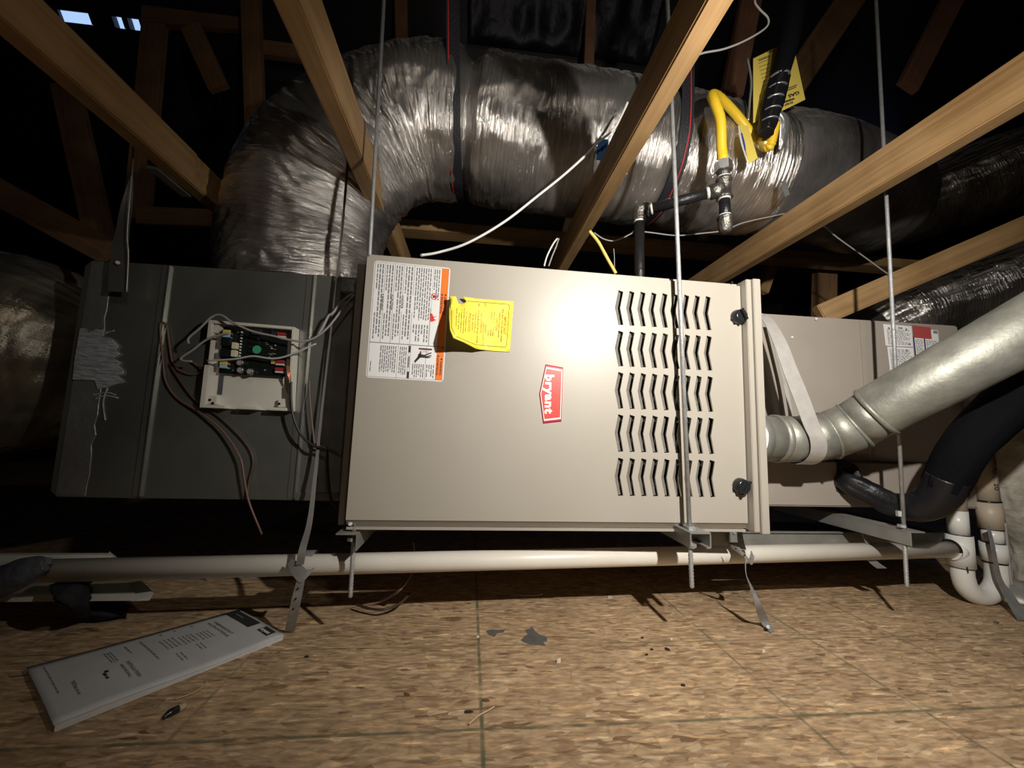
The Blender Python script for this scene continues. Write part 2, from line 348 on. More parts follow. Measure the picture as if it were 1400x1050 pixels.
def shape2d(loops, depth=0.0):
    """filled 2D outline with holes -> mesh in local XY (Z = +-depth/2)"""
    cu = bpy.data.curves.new('shape', 'CURVE'); cu.dimensions = '2D'; cu.fill_mode = 'BOTH'; cu.extrude = depth/2
    for lp in loops:
        s = cu.splines.new('POLY'); s.points.add(len(lp)-1); s.use_cyclic_u = True
        for p, q in zip(s.points, lp): p.co = (q[0], q[1], 0, 1)
    o = bpy.data.objects.new('shape', cu); me = bpy.data.meshes.new_from_object(o)
    bpy.data.objects.remove(o); bpy.data.curves.remove(cu)
    return me
def text2d(s, size, bold=0.0, align='LEFT', sx=1.0, space=1.0):
    cu = bpy.data.curves.new('text', 'FONT'); cu.body = s; cu.size = size; cu.offset = bold; cu.align_x = align; cu.resolution_u = 3; cu.fill_mode = 'FRONT'; cu.space_character = space
    o = bpy.data.objects.new('text', cu); me = bpy.data.meshes.new_from_object(o)
    bpy.data.objects.remove(o); bpy.data.curves.remove(cu)
    vs = [(v.co.x*sx, v.co.y) for v in me.vertices]; fs = [tuple(p.vertices) for p in me.polygons]
    bpy.data.meshes.remove(me)
    return vs, fs
def addmap(bm, vs, fs, fn, mi=0):
    a = [bm.verts.new(fn(*v)) for v in vs]
    for f in fs:
        try:
            x = bm.faces.new([a[i] for i in f]); x.material_index = mi
        except ValueError: pass
def quadmap(p00, p10, p01, p11, W, H, off):
    """(u,v) in 0..W x 0..H -> bilinear patch; off = world offset vector"""
    def fn(u, v, extra=0.0):
        a = u/W; b = v/H
        p = p00*(1-a)*(1-b)+p10*a*(1-b)+p01*(1-a)*b+p11*a*b
        return p + off*(1+extra)
    return fn
def rect(u0, v0, u1, v1): return [(u0, v0), (u1, v0), (u1, v1), (u0, v1)], [(0, 1, 2, 3)]
def textrows(bm, fn, u0, u1, v0, v1, rows, rnd, fill=.55, mi=0, word=(3, 9), ragged=.25, step=None):
    """rows of unreadably small print as word-sized dashes"""
    for i in range(rows):
        vc = v1 - (i+.5)*(v1-v0)/rows; h = (v1-v0)/rows*fill/2
        u = u0; end = u1 - (rnd.random()*ragged*(u1-u0) if i % 3 == 2 else rnd.random()*.06*(u1-u0))
        while u < end:
            wl = rnd.uniform(*word)
            addmap(bm, *rect(u, vc-h, min(u+wl, end), vc+h), fn, mi); u += wl + rnd.uniform(.8, 1.6)
def beam(name, a, b, w, h, m, label, group=None, upv=(0, 0, 1), parent=None, bev=.003, cat='beam'):
    """a,b: centre line ends; w: width across, h: height along up"""
    a = V(a); b = V(b); x = (b-a).normalized(); up = V(upv); y = up.cross(x).normalized(); z = x.cross(y)
    bm = NB(); box(bm, (0, -w/2, -h/2), ((b-a).length, w/2, h/2))
    bmesh.ops.bevel(bm, geom=list(bm.edges), offset=bev, segments=2, affect='EDGES')
    o = obj(name, bm, m, parent)
    o.matrix_world = Matrix.Translation(a) @ Matrix((x, y, z)).transposed().to_4x4()
    if not parent: tag(o, label, cat, group)
    return o
def struct(o, label=None):
    o['kind'] = 'structure'
    if label: o['label'] = label; 
    return o
rnd = random.Random(3)
# ================================================================== THE SETTING
bm = NB(); box(bm, (-4, -1.6, -.02), (4, 4.6, 0)); struct(obj('floor', bm, OSB), 'oriented strand board attic floor with faded green layout lines')
# roof planes (steep front-facing slope behind the equipment, with a vent opening), gables, rear slope
RA = V((0, 4.4, 0)); RB = V((0, .6, 4.6)); rs = (RB-RA).normalized(); rn = V((0, -rs.z, rs.y)); rn = -rn if rn.y > 0 else rn
def roofhit(px, py):
    d = RM @ V((px-700, 525-py, -550)); o = V((0, 0, CH)); t = (RA-o).dot(rn)/d.dot(rn); p = o+d*t
    return p.x, (p-RA).dot(rs)
ho = [roofhit(86, 14), roofhit(189, 26), roofhit(189, 38), roofhit(86, 33)]
hx0 = min(p[0] for p in ho); hx1 = max(p[0] for p in ho); hs0 = (ho[2][1]+ho[3][1])/2; hs1 = (ho[0][1]+ho[1][1])/2
SL = (RB-RA).length
def rp(x, s, off=0): return V((x, 0, 0)) + RA + rs*s - rn*off
bm = NB()
for x0, x1, s0, s1 in ((-4, hx0, 0, SL), (hx1, 4, 0, SL), (hx0, hx1, 0, hs0), (hx0, hx1, hs1, SL)):
    hexa(bm, [rp(x0, s0), rp(x1, s0), rp(x1, s1), rp(x0, s1)], [rp(x0, s0, .02), rp(x1, s0, .02), rp(x1, s1, .02), rp(x0, s1, .02)])
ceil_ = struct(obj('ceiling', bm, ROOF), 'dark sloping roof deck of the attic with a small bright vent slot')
for fx0, fx1 in ((.39, .68), (.80, .87)):
    bm = NB(); a0 = hx0+(hx1-hx0)*fx0; a1 = hx0+(hx1-hx0)*fx1
    hexa(bm, [rp(a0, hs0, -.01), rp(a1, hs0, -.01), rp(a1, hs1, -.01), rp(a0, hs1, -.01)], [rp(a0, hs0, .03), rp(a1, hs0, .03), rp(a1, hs1, .03), rp(a0, hs1, .03)])
    obj('vent_slat', bm, ROOF, ceil_)
bm = NB(); hexa(bm, [V((-4, .6, 4.6)), V((4, .6, 4.6)), V((4, -1.6, 2.2)), V((-4, -1.6, 2.2))], [V((-4, .6, 4.63)), V((4, .6, 4.63)), V((4, -1.6, 2.23)), V((-4, -1.6, 2.23))])
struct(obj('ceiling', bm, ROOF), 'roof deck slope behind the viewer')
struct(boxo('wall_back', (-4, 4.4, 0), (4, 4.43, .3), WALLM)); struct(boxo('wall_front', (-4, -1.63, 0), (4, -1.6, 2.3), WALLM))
for nm, x0, x1 in (('wall_left', -4.03, -4), ('wall_right', 4, 4.03)):
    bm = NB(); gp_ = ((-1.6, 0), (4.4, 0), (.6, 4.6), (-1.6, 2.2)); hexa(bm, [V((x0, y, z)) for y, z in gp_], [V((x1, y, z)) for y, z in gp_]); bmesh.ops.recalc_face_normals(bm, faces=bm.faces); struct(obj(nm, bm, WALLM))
# radiant foil film hung under the roof deck behind the big duct
bm = NB(); nx, ny = 50, 16
x0, s_0 = roofhit(640, 60); x1, s_1 = roofhit(905, 0)
g = [[bm.verts.new(rp(x0+(x1-x0)*i/nx, s_0+(s_1-s_0+.6)*j/ny, -.04-.03*noise.noise(V((i*.25, j*.5, 2))))) for i in range(nx+1)] for j in range(ny+1)]
for j in range(ny):
    for i in range(nx): bm.faces.new((g[j][i], g[j][i+1], g[j+1][i+1], g[j+1][i]))
o = obj('radiant_barrier', bm, RADB, smooth=True); so = o.modifiers.new('thick', 'SOLIDIFY'); so.thickness = .003
tag(o, 'crinkled foil film under the roof deck above the big duct', 'insulation')

# ================================================================== FRAMING (ceiling joists running away from the camera)
JZ = 1.02; JH = .089; JW = .038
def joist(xc, y0, y1, label, z=JZ, grp=None): return beam('ceiling_joist', (xc, y0, z+JH/2), (xc, y1, z+JH/2), JW, JH, WOOD, label)
j1 = joist(-.757, -.9, 1.06, 'long joist at upper left with a spliced end beside the silver duct')
b2 = boxo('splice_block', (-.775, 1.05, JZ-.0), (-.738, 1.62, JZ+.085), WOOD, j1, .003)
o = boxo('splice_plate', (-.80, .99, JZ-.004), (-.777, 1.11, JZ+.05), GALVD, j1)
joist(-.289, -.9, 1.75, 'pale joist left of centre crossing in front of the bent duct')
joist(.3205, -.9, 1.75, 'joist right of centre with a dark left face and pale underside')
joist(.958, -.9, 1.75, 'broad orange joist at right passing in front of the threaded rod')
a = P(545, 304, Y=1.62); b = P(1240, 362, Y=1.62)
beam('cross_brace', (a.x-.05, 1.66, a.z-.004), (b.x+.1, 1.66, a.z-.004), .089, .042, WOOD, 'horizontal brace above the furnace behind the joists', upv=(0, 0, 1))
a = P(1120, 432, Y=1.2); b = P(1460, 286, Y=1.0)
beam('diagonal_brace', a, b, .038, .070, WOOD, 'brown diagonal brace between the two right-hand flexible ducts')
def bg(name, p, q, Y, wpx, m, label, Y2=None, d=.038):
    a = P(*p, Y=Y); b = P(*q, Y=Y2 or Y)
    x = (b-a).normalized(); up = V((0, 1, 0)); 
    beam(name, a, b, wpx*Y/550, d, m, label, upv=up)
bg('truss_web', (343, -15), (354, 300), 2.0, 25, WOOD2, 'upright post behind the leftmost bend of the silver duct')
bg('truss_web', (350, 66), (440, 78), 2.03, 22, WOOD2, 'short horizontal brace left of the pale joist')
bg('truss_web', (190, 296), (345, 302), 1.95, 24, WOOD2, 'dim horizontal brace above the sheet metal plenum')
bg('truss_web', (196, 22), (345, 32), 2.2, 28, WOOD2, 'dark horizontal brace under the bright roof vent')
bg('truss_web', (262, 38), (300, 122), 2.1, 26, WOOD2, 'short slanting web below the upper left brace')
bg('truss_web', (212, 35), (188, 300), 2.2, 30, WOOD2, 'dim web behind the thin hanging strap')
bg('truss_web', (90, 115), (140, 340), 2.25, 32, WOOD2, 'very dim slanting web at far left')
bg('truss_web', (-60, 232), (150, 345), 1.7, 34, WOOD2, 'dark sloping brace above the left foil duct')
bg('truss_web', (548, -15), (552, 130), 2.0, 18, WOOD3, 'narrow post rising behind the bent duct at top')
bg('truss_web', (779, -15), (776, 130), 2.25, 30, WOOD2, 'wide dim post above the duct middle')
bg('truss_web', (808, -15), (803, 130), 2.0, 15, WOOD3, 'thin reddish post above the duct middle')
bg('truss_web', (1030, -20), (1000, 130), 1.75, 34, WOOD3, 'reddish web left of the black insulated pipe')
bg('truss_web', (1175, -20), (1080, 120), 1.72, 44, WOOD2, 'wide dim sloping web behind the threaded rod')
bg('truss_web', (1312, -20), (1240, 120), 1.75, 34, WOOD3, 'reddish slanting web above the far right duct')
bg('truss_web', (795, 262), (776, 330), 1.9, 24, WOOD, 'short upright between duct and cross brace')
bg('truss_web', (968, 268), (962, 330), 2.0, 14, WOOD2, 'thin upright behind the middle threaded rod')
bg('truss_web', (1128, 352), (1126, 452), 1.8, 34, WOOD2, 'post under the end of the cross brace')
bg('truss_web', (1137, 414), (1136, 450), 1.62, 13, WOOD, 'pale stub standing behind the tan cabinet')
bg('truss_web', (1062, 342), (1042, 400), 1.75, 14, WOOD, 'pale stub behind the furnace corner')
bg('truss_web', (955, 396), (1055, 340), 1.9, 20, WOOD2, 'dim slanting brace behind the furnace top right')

# ================================================================== FURNACE
FX0, FX1, FZ0, FZ1, FY = -.232, .598, .236, .772, .83
fur = thing('furnace', 'taupe gas furnace lying on its side, with red badge and slotted door', 'furnace', (.2, 1.1, FZ0))
# body shell (open at front behind door)
bm = NB(); t = .006; by0, by1 = .842, 1.50; bx0 = -.205
box(bm, (bx0, by0, FZ1-.016), (.606, by1, FZ1-.010)); box(bm, (bx0, by0, FZ0-.012), (.606, by1, FZ0-.006)); box(bm, (bx0, by1-t, FZ0-.006), (.606, by1, FZ1-.016))
box(bm, (bx0, by0, FZ0-.006), (bx0+t, by1-t, FZ1-.016)); box(bm, (.600, by0, FZ0-.006), (.606, by1-t, FZ1-.016))
obj('casing', bm, PAINT, fur)
boxo('shade_sheet', (bx0+.01, .885, FZ0), (.596, .89, FZ1-.02), DARKIN, fur)  # dark sheet added behind the louvres so the openings look shaded
# door with 45 chevron louvre openings
def chev(cx, zt, w=.0112, h=.0765, k=.0072):
    zb = zt-h; zm = (zt+zb)/2
    return [(cx-w*.42, zt+.0015), (cx+w*.58, zt-.0015), (cx+w*.58-k, zm), (cx+w*.58, zb), (cx-w*.42, zb-.001), (cx-w*.5-k, zm)]
loops = [[(FX0, FZ0), (FX1, FZ0), (FX1, FZ1-.012), (FX0+.004, FZ1-.004)]]
cols = [.3165+i*.02545 for i in range(9)]; rows_ = [.7300-j*.0910 for j in range(5)]
for zt in rows_:
    for cx in cols: loops.append(chev(cx, zt))
me = shape2d(loops, .004)
for v in me.vertices: x, y, z = v.co; v.co = (x, FY+.002+z, y)
door = obj('door', me, PAINT, fur)
bm = NB(); w_ = .0112; k = .0072; h = .0765
pts = [(-w_*.5, 0), (-w_*.5-k, -h/2), (-w_*.5, -h)]
fr = [bm.verts.new((x-.0008, .0015, z)) for x, z in pts]; bk = [bm.verts.new((x+.0100, .0072, z)) for x, z in pts]
for i in range(2): bm.faces.new((fr[i], fr[i+1], bk[i+1], bk[i]))
r_ = bmesh.ops.solidify(bm, geom=list(bm.faces), thickness=.0007)
lv = None
for zt in rows_:
    for cx in cols:
        if lv is None: lv = obj('louver', bm, mat('louvre_paint', (.36, .335, .295), .5), door); o = lv
        else: o = lv.copy(); COL.objects.link(o); o.parent = door
        o.location = (cx, FY+.002, zt+.001)
# top rail, lower chamfer rail, side trims
bm = NB(); hexa(bm, [V((FX0+.006, FY+.006, FZ1-.004)), V((FX1-.004, FY+.006, FZ1-.013)), V((FX1-.004, FY+.006, FZ1-.006)), V((FX0+.006, FY+.006, FZ1+.003))],
     [V((FX0+.006, FY+.03, FZ1-.004)), V((FX1-.004, FY+.03, FZ1-.013)), V((FX1-.004, FY+.03, FZ1-.006)), V((FX0+.006, FY+.03, FZ1+.003))]); obj('top_rail', bm, PAINT, fur)
bm = NB(); hexa(bm, [V((FX0, FY+.001, FZ0)), V((FX1, FY+.001, FZ0)), V((FX1, FY+.014, FZ0-.014)), V((FX0, FY+.014, FZ0-.014))],
     [V((FX0, FY+.004, FZ0)), V((FX1, FY+.004, FZ0)), V((FX1, FY+.017, FZ0-.014)), V((FX0, FY+.017, FZ0-.014))]); obj('door_bottom_flange', bm, PAINT, door)
boxo('bottom_rail', (FX0, FY+.008, FZ0-.020), (FX1, FY+.022, FZ0-.015), PAINT, fur)
boxo('side_trim', (.600, .812, .221), (.612, .845, .770), PAINT, fur, .0012)
boxo('side_trim', (.6125, .806, .219), (.630, .812, .770), PAINT, fur, .0012)
boxo('corner_channel', (.6125, .812, .219), (.6145, 1.1, .770), PAINT, fur)
boxo('end_flange', (-.262, .885, .214), (-.243, .893, .772), PAINT2, fur)
boxo('end_flange', (-.243, .886, .214), (-.239, .95, .772), PAINT2, fur)
cyl('screw', P(930, 377, Y=.838), P(930, 377, Y=.829), .0025, DARKIN, fur, 8)
cyl('screw', P(1001, 386, Y=.838), P(1001, 386, Y=.8295), .0022, DARKIN, fur, 8)
cyl('screw', P(479, 716, Y=.842), P(479, 716, Y=.836), .004, ZINC, fur, 8)
# quarter turn latches
for (px, py, rot) in ((1008, 434, -35), (1011, 664, 20)):
    c = P(px, py, Y=FY)
    kb = tubeo('latch', [c+V((0, -.001, 0)), c+V((0, -.004, 0)), c+V((0, -.016, 0)), c+V((0, -.018, 0))], [.017, .017, .0145, .012], BLKPL, fur, seg=1, nring=20)
    bm = NB(); box(bm, (-.003, -.009, -.0125), (.003, 0, .0125)); bmesh.ops.bevel(bm, geom=list(bm.edges), offset=.001, segments=1, affect='EDGES')
    for v in bm.verts:
        if v.co.z > 0: v.co.x += .004; v.co.z += .002
    bmesh.ops.rotate(bm, verts=bm.verts, matrix=Matrix.Rotation(math.radians(rot), 3, 'Y')); bmesh.ops.translate(bm, verts=bm.verts, vec=c+V((0, -.017, 0)))
    obj('wing_grip', bm, BLKPL, kb)
    bm = NB()
    for a in (200, 235, 270, 305, 340):
        aa = math.radians(a); q = c+V((math.cos(aa)*.0165, -.006, math.sin(aa)*.0165)); box(bm, q-V((.0016, .005, .0016)), q+V((.0016, .005, .0016)))
    obj('latch_teeth', bm, BLKPL, kb)
# red badge
bq = [P(745.7, 498, Y=FY), P(770, 502.4, Y=FY), P(767.6, 576.6, Y=FY), P(742.4, 579.5, Y=FY), P(737, 538.6, Y=FY)]
cc = sum(bq, V((0, 0, 0)))/5
def inset(q, f): return [cc+(p-cc)*f for p in q]
def poly_plate(name, q, y0, y1, m, par, q2=None):
    bm = NB(); hexa(bm, [V((p.x, y0, p.z)) for p in q], [V((p.x, y1, p.z)) for p in (q2 or q)]); bmesh.ops.recalc_face_normals(bm, faces=bm.faces); return obj(name, bm, m, par)
badge = poly_plate('badge', bq, FY, FY-.003, LOGOD, fur, inset(bq, .95))
poly_plate('badge_border', inset(bq, .90), FY-.0031, FY-.0034, INKW, badge); poly_plate('badge_face', inset(bq, .845), FY-.0034, FY-.0037, LOGOR, badge)
fn = quadmap(bq[0], bq[3], bq[1], bq[2], 80, 24, V((0, -.0041, 0)))
def fnl(u, v): # reading downwards, letter tops to the right; straight frame
    p = P(745.2+0*u, 500, Y=FY); return V((cc.x-.0115+v*.00146*1.02, FY-.0041, cc.z+.0455-u*.00140))
vs, fs = text2d('bryant', 14.0, bold=.55, sx=1.22, space=1.12)
um = max(v[0] for v in vs); vs = [(v[0]*59/um+3.2, v[1]*1.2) for v in vs]
bm = NB(); addmap(bm, vs, fs, fnl); obj('badge_lettering', bm, INKW, badge)
# ---- warning label
q = [P(512, 356, Y=FY), P(616, 366.5, Y=FY), P(606, 522, Y=FY), P(500, 516, Y=FY)]  # TL TR BR BL
LW, LH = 160, 104
off = V((0, -.0004, 0))
fn = quadmap(q[0], q[3], q[1], q[2], LW, LH, off)
def rrect(u0, v0, u1, v1, r, n=5):
    o = []
    for cx, cy, a0 in ((u1-r, v1-r, 0), (u0+r, v1-r, 90), (u0+r, v0+r, 180), (u1-r, v0+r, 270)):
        for i in range(n+1): a = math.radians(a0+90*i/n); o.append((cx+r*math.cos(a), cy+r*math.sin(a)))
    return o, [tuple(range(len(o)))]
bm = NB(); addmap(bm, *rrect(0, 0, LW, LH, 4), fn); lab = obj('warning_label', bm, LABELW, fur)
f2 = lambda u, v: fn(u, v)+V((0, -.0003, 0)); f3 = lambda u, v: fn(u, v)+V((0, -.0006, 0))
bm = NB(); addmap(bm, *rect(2, LH-11.5, 112, LH-2.0), f2); obj('orange_header', bm, ORANGE, lab)
bm = NB(); addmap(bm, *rect(113, LH-11.5, LW-2, LH-2.0), f2); obj('orange_header', bm, ORANGE, lab)
bm = NB()
for s, u, v, sz in (('\u25b2WARNING', 38, 93.2, 5), ('\u25b2ADVERTENCIA', 38, 98, 4), ('\u25b2WARNING', 128, 98, 4), ('\u25b2ADVERTENCIA', 124, 93.4, 3.6)):
    s2 = s[1:]; vs, fs = text2d(s2, sz, .1); addmap(bm, [(a+u+4, b+v) for a, b in vs], fs, f3)
    addmap(bm, [(u-.4, v+1.6), (u+2.6, v), (u+2.6, v+3.4)], [(0, 1, 2)], f3)
addmap(bm, *rect(113, 99, 114, 102), f3)
stuff(obj('header_lettering', bm, INKB, lab))
bm = NB() # frame rules
addmap(bm, *rect(1.6, 1.6, LW-1.6, 2.1), f2)
for (u0, v0, u1, v1) in ((1.6, 1.6, 2, LH-2), (LW-2, 1.6, LW-1.6, LH-2), (112, 1.6, 113, LH-2), (2, LH-2, LW-2, LH-1.6)): addmap(bm, *rect(u0, v0, u1, v1), f2)
for v0 in (15.5, 28.5, 41, 55): 
    for a, b in ((2, 44), (68, 112)): addmap(bm, *rect(a, v0, b, v0+.45), f2)
addmap(bm, *rect(60, 80, 112, 80.5), f2); addmap(bm, *rect(2, 81, 112, 81.3), f2)
for v0 in (40, 54, 57, 78): addmap(bm, *rect(114, v0, 158, v0+.4), f2)
obj('rule_lines', bm, INKG, lab)
bm = NB()
for v0, v1, n in ((4, 14.5, 3), (17, 27.5, 3), (30, 40, 3), (43, 54, 3)):
    textrows(bm, f2, 4, 106, v0+3.2, v1, n-1, rnd, .5, ragged=.3); textrows(bm, f2, 4, 42, v0, v0+3, 1, rnd, .5)
    textrows(bm, f2, 72, 108, v0, v0+3, 1, rnd, .5)
textrows(bm, f2, 4, 80, 57, 79.5, 7, rnd, .48, ragged=.3); textrows(bm, f2, 84, 108, 57, 79.5, 6, rnd, .45, ragged=.6)
textrows(bm, f2, 4, 50, 82, 91, 3, rnd, .5, ragged=.5)
textrows(bm, f2, 116, 152, 16, 38.5, 8, rnd, .5); textrows(bm, f2, 116, 154, 42, 52.5, 4, rnd, .5); textrows(bm, f2, 138, 156, 60, 77, 6, rnd, .48, ragged=.5); textrows(bm, f2, 138, 156, 79, 91, 4, rnd, .48, ragged=.5)
textrows(bm, f2, 138, 152, 4, 6, 1, rnd, .6)
stuff(obj('small_print', bm, INKG, lab))
bm = NB()
for s, u, v in (('WARNING', 48, 15), ('CAUTION', 48, 28), ('NOTICE', 48, 41.5)):
    vs, fs = text2d(s, 4.2, .08); addmap(bm, [(a+u, b+v-1.5) for a, b in vs], fs, f3); addmap(bm, [(u-3, v), (u-1, v-1.3), (u-1, v+1.5)], [(0, 1, 2)], f3)
addmap(bm, *rect(114, 54.5, 123, 57), f3); addmap(bm, *rect(149, 54.5, 158, 57), f3)
vs, fs = text2d('WARNING', 3.2, .08); addmap(bm, [(a*1.0+128, b+54.4) for a, b in vs], fs, f3)
# hand over hot plate pictogram
addmap(bm, *rect(116, 68, 118, 86), f3)
for pl in ([(134, 63), (137, 64), (128, 72), (127, 68)], [(119.5, 71), (121, 70), (129, 68), (127, 72.5)], [(124, 68), (129, 67), (129, 79), (125, 77)], [(125, 76), (127, 76), (122, 86), (121, 85)], [(127, 77), (129, 77), (126, 86), (124.8, 85.5)], [(128, 77), (129.4, 78), (128.5, 85), (127.6, 84.5)]): addmap(bm, pl, [(0, 1, 2, 3)], f3)
stuff(obj('label_headings', bm, INKB, lab))
bm = NB()
for i in range(14):
    for k in range(3): addmap(bm, *rect(118.5+k*.1, 71+i*.8, 119+rnd.uniform(2, 4.6), 71.35+i*.8), f2) if k == 0 else None
stuff(obj('heat_mark', bm, PINK, lab))
bm = NB() # no-ignition sign (red ring with bar) and flame sign
n = 28
ring = [(43+4.6*math.cos(a), 84+4.6*math.sin(a)) for a in [2*math.pi*i/n for i in range(n)]]+[(43+3.6*math.cos(a), 84+3.6*math.sin(a)) for a in [2*math.pi*i/n for i in range(n)]]
addmap(bm, ring, [(i, (i+1) % n, n+(i+1) % n, n+i) for i in range(n)], f2)
addmap(bm, [(39.8, 81.4), (40.6, 80.6), (46.2, 86.6), (45.4, 87.4)], [(0, 1, 2, 3)], f3)
addmap(bm, [(66.5, 80), (78.5, 81), (78.5, 84), (75, 90), (75.5, 87), (73, 85.5), (70, 90), (71.5, 85), (67.5, 83)], [tuple(range(9))], f2)
obj('hazard_symbols', bm, RED, lab)
bm = NB(); addmap(bm, [(41, 82.2), (45, 82.2), (45, 85.8), (43, 86.5), (41, 85.8)], [(0, 1, 2, 3, 4)], f2); obj('hazard_symbol_core', bm, INKB, lab)

# ================================================================== YELLOW TAG taped on the door
tg = thing('instruction_tag', 'torn yellow paper tag curling off the furnace door beside the warning label', 'tag', P(660, 450, Y=FY-.002))
def tagpt(px, py, extra=0):
    # right part lies on the door, left part lifts towards the camera
    s = max(0, (668-px)/54); low = max(0, (py-415)/50)
    return P(px, py, Y=FY-.002-.070*s**1.4*(.22+.78*min(1, low))-extra)
outl = [(702, 412), (697, 481), (675, 480), (651, 477), (634, 468), (620, 462), (615.5, 451), (614, 434), (614, 420), (614.5, 405), (623, 405), (627, 415), (632, 416), (638, 412), (634, 408), (632, 405), (650, 408), (675, 410)]
me = shape2d([[(x, -y) for x, y in outl]], 0)
bm = NB(); bm.from_mesh(me); bpy.data.meshes.remove(me)
for _ in range(3):
    bmesh.ops.subdivide_edges(bm, edges=[e for e in bm.edges if e.calc_length() > 6], cuts=1)
bmesh.ops.triangulate(bm, faces=bm.faces)
for v in bm.verts: v.co = tagpt(v.co.x, -v.co.y)
paper = obj('paper', bm, TAGY, tg, smooth=True); so = paper.modifiers.new('thick', 'SOLIDIFY'); so.thickness = .0004
ft = lambda u, v: tagpt(u, v, .0007)
def tagtext(bm, s, px, py0, py1, sz):
    vs, fs = text2d(s, 1, .02); um = max(a for a, b in vs); k = (py1-py0)/um
    # reading downward, tops right; follow the tag's slight lean
    addmap(bm, [(px-(py0+a*k-445)*.06+b*sz, py0+a*k+0*b) for a, b in vs], fs, ft)
bm = NB()
for s, px, a, b, sz in (('IMPORTANT', 688.5, 433, 457, 5), ('CAUTION', 677.5, 435, 452, 5), ('IMPORTANTE', 656.5, 428, 455, 5), ('PRECAUCION', 640, 428, 454, 5)): tagtext(bm, s, px, a, b, sz)
stuff(obj('tag_headings', bm, INKR, tg))
bm = NB()
for s, px, a, b, sz in (('This door must be kept closed', 685.6, 422, 467, 3), ('unless the furnace is serviced', 681.8, 427, 461, 2.8), ('Do not store or use', 674, 427, 459, 2.8), ('combustible materials', 670.8, 426, 460, 2.8), ('or flammable liquids', 667.4, 426, 459, 2.8), ('near the furnace', 663.6, 430, 455, 2.6),
    ('Esta puerta ha de estar siempre cerrada', 652.6, 415, 469, 2.8), ('menos cuando se', 649, 427, 455, 2.6), ('le da servicio', 645.6, 430, 452, 2.6), ('No almacene ni use', 636.2, 426, 453, 2.6), ('materiales combustibles', 633, 421, 456, 2.6), ('o liquidos inflamables', 629.6, 423, 454, 2.6), ('cerca de', 626.4, 427, 450, 2.4), ('este aparato', 623, 421, 446, 2.4)):
    tagtext(bm, s, px, a, b, sz)
def seg(bm, p, q, w):
    d = V((q[0]-p[0], q[1]-p[1])); n_ = V((-d.y, d.x)).normalized()*w/2; N = 6
    vs = []; fs = []
    for i in range(N+1):
        c = V(p)+d*i/N; vs += [(c.x+n_.x, c.y+n_.y), (c.x-n_.x, c.y-n_.y)]
        if i: fs.append((2*i-2, 2*i-1, 2*i+1, 2*i))
    addmap(bm, vs, fs, ft)
for p, q in (((639, 411.5), (695, 416)), ((696.6, 418), (692.6, 472)), ((691, 474.5), (651, 471.5)), ((651, 471.5), (624, 460)), ((622, 458), (617.5, 447)), ((617.5, 447), (617.5, 425)), ((663.5, 413.5), (660, 472)), ((695, 416), (696.6, 418)), ((692.6, 472), (691, 474.5))): seg(bm, p, q, .7)
stuff(obj('tag_print', bm, INKO, tg))
bm = NB(); tube(bm, [tagpt(614.5, 406)+V((0, -.001, 0)), tagpt(618, 412)+V((0, -.006, 0)), tagpt(616, 421)+V((0, -.002, 0))], [.002, .0045, .0015], nring=8, flat=(1, .4)); obj('curled_corner', bm, TAGY, tg)

# ================================================================== LEFT PLENUM
PY0, PY1, PX0, PX1, PZ0, PZ1 = .96, 1.42, -.872, -.275, .249, .768
pl = thing('supply_plenum', 'grey galvanised sheet metal plenum left of the furnace with a daub of silver mastic', 'duct', (-.57, 1.2, PZ0))
bm = NB(); c_ = .014
prof = [(PX0+c_, PZ0), (PX1, PZ0), (PX1, PZ1), (PX0+c_, PZ1), (PX0, PZ1-c_), (PX0, PZ0+c_)]
nxg = 40; 
hexa(bm, [V((x, PY0, z)) for x, z in prof], [V((x, PY1, z)) for x, z in prof]); bmesh.ops.recalc_face_normals(bm, faces=bm.faces)
obj('sheet_metal_box', bm, GALV, pl)
for px1, px2 in ((222, 198), (426, 403)):
    a = P(px1, 372 if px1 < 300 else 382, Y=PY0); b = P(px2, 678 if px1 < 300 else 672, Y=PY0)
    x = (a.x+b.x)/2
    boxo('seam_cleat', (x-.012, PY0-.002, PZ0+.004), (x+.008, PY0, PZ1-.002), GALV, pl)
    boxo('seam_lip', (x+.003, PY0-.0055, PZ0+.004), (x+.006, PY0-.002, PZ1-.002), GALV, pl)
bm = NB(); xs = P(150, 450, Y=PY0).x
e = [(xs+.006*noise.noise(V((0, i*.9, 0)))+(-.012 if i > 14 else 0), PZ0+.003+(PZ1-PZ0-.006)*i/24) for i in range(25)]
for i in range(24):
    hexa(bm, [V((PX0+.012, PY0-.0012, e[i][1])), V((e[i][0], PY0-.0012, e[i][1])), V((e[i+1][0], PY0-.0012, e[i+1][1])), V((PX0+.012, PY0-.0012, e[i+1][1]))],
         [V((PX0+.012, PY0, e[i][1])), V((e[i][0], PY0, e[i][1])), V((e[i+1][0], PY0, e[i+1][1])), V((PX0+.012, PY0, e[i+1][1]))])
obj('foil_tape', bm, TAPEF, pl)
mo = [(110, 449), (116, 449), (122, 455), (132, 450), (144, 452), (134, 458), (152, 462), (162, 473), (158, 478), (164, 484), (154, 489), (165, 496), (161, 500), (169, 506), (168, 513), (160, 513), (170, 522), (158, 525), (148, 529), (134, 532), (130, 520), (100, 519), (103, 490)]
me = shape2d([[(P(x, y, Y=PY0-.003).x, P(x, y, Y=PY0-.003).z) for x, y in mo]], .003)
for v in me.vertices: x, y, z = v.co; v.co = (x, PY0-.003+z, y)
obj('mastic_daub', me, MASTIC, pl)
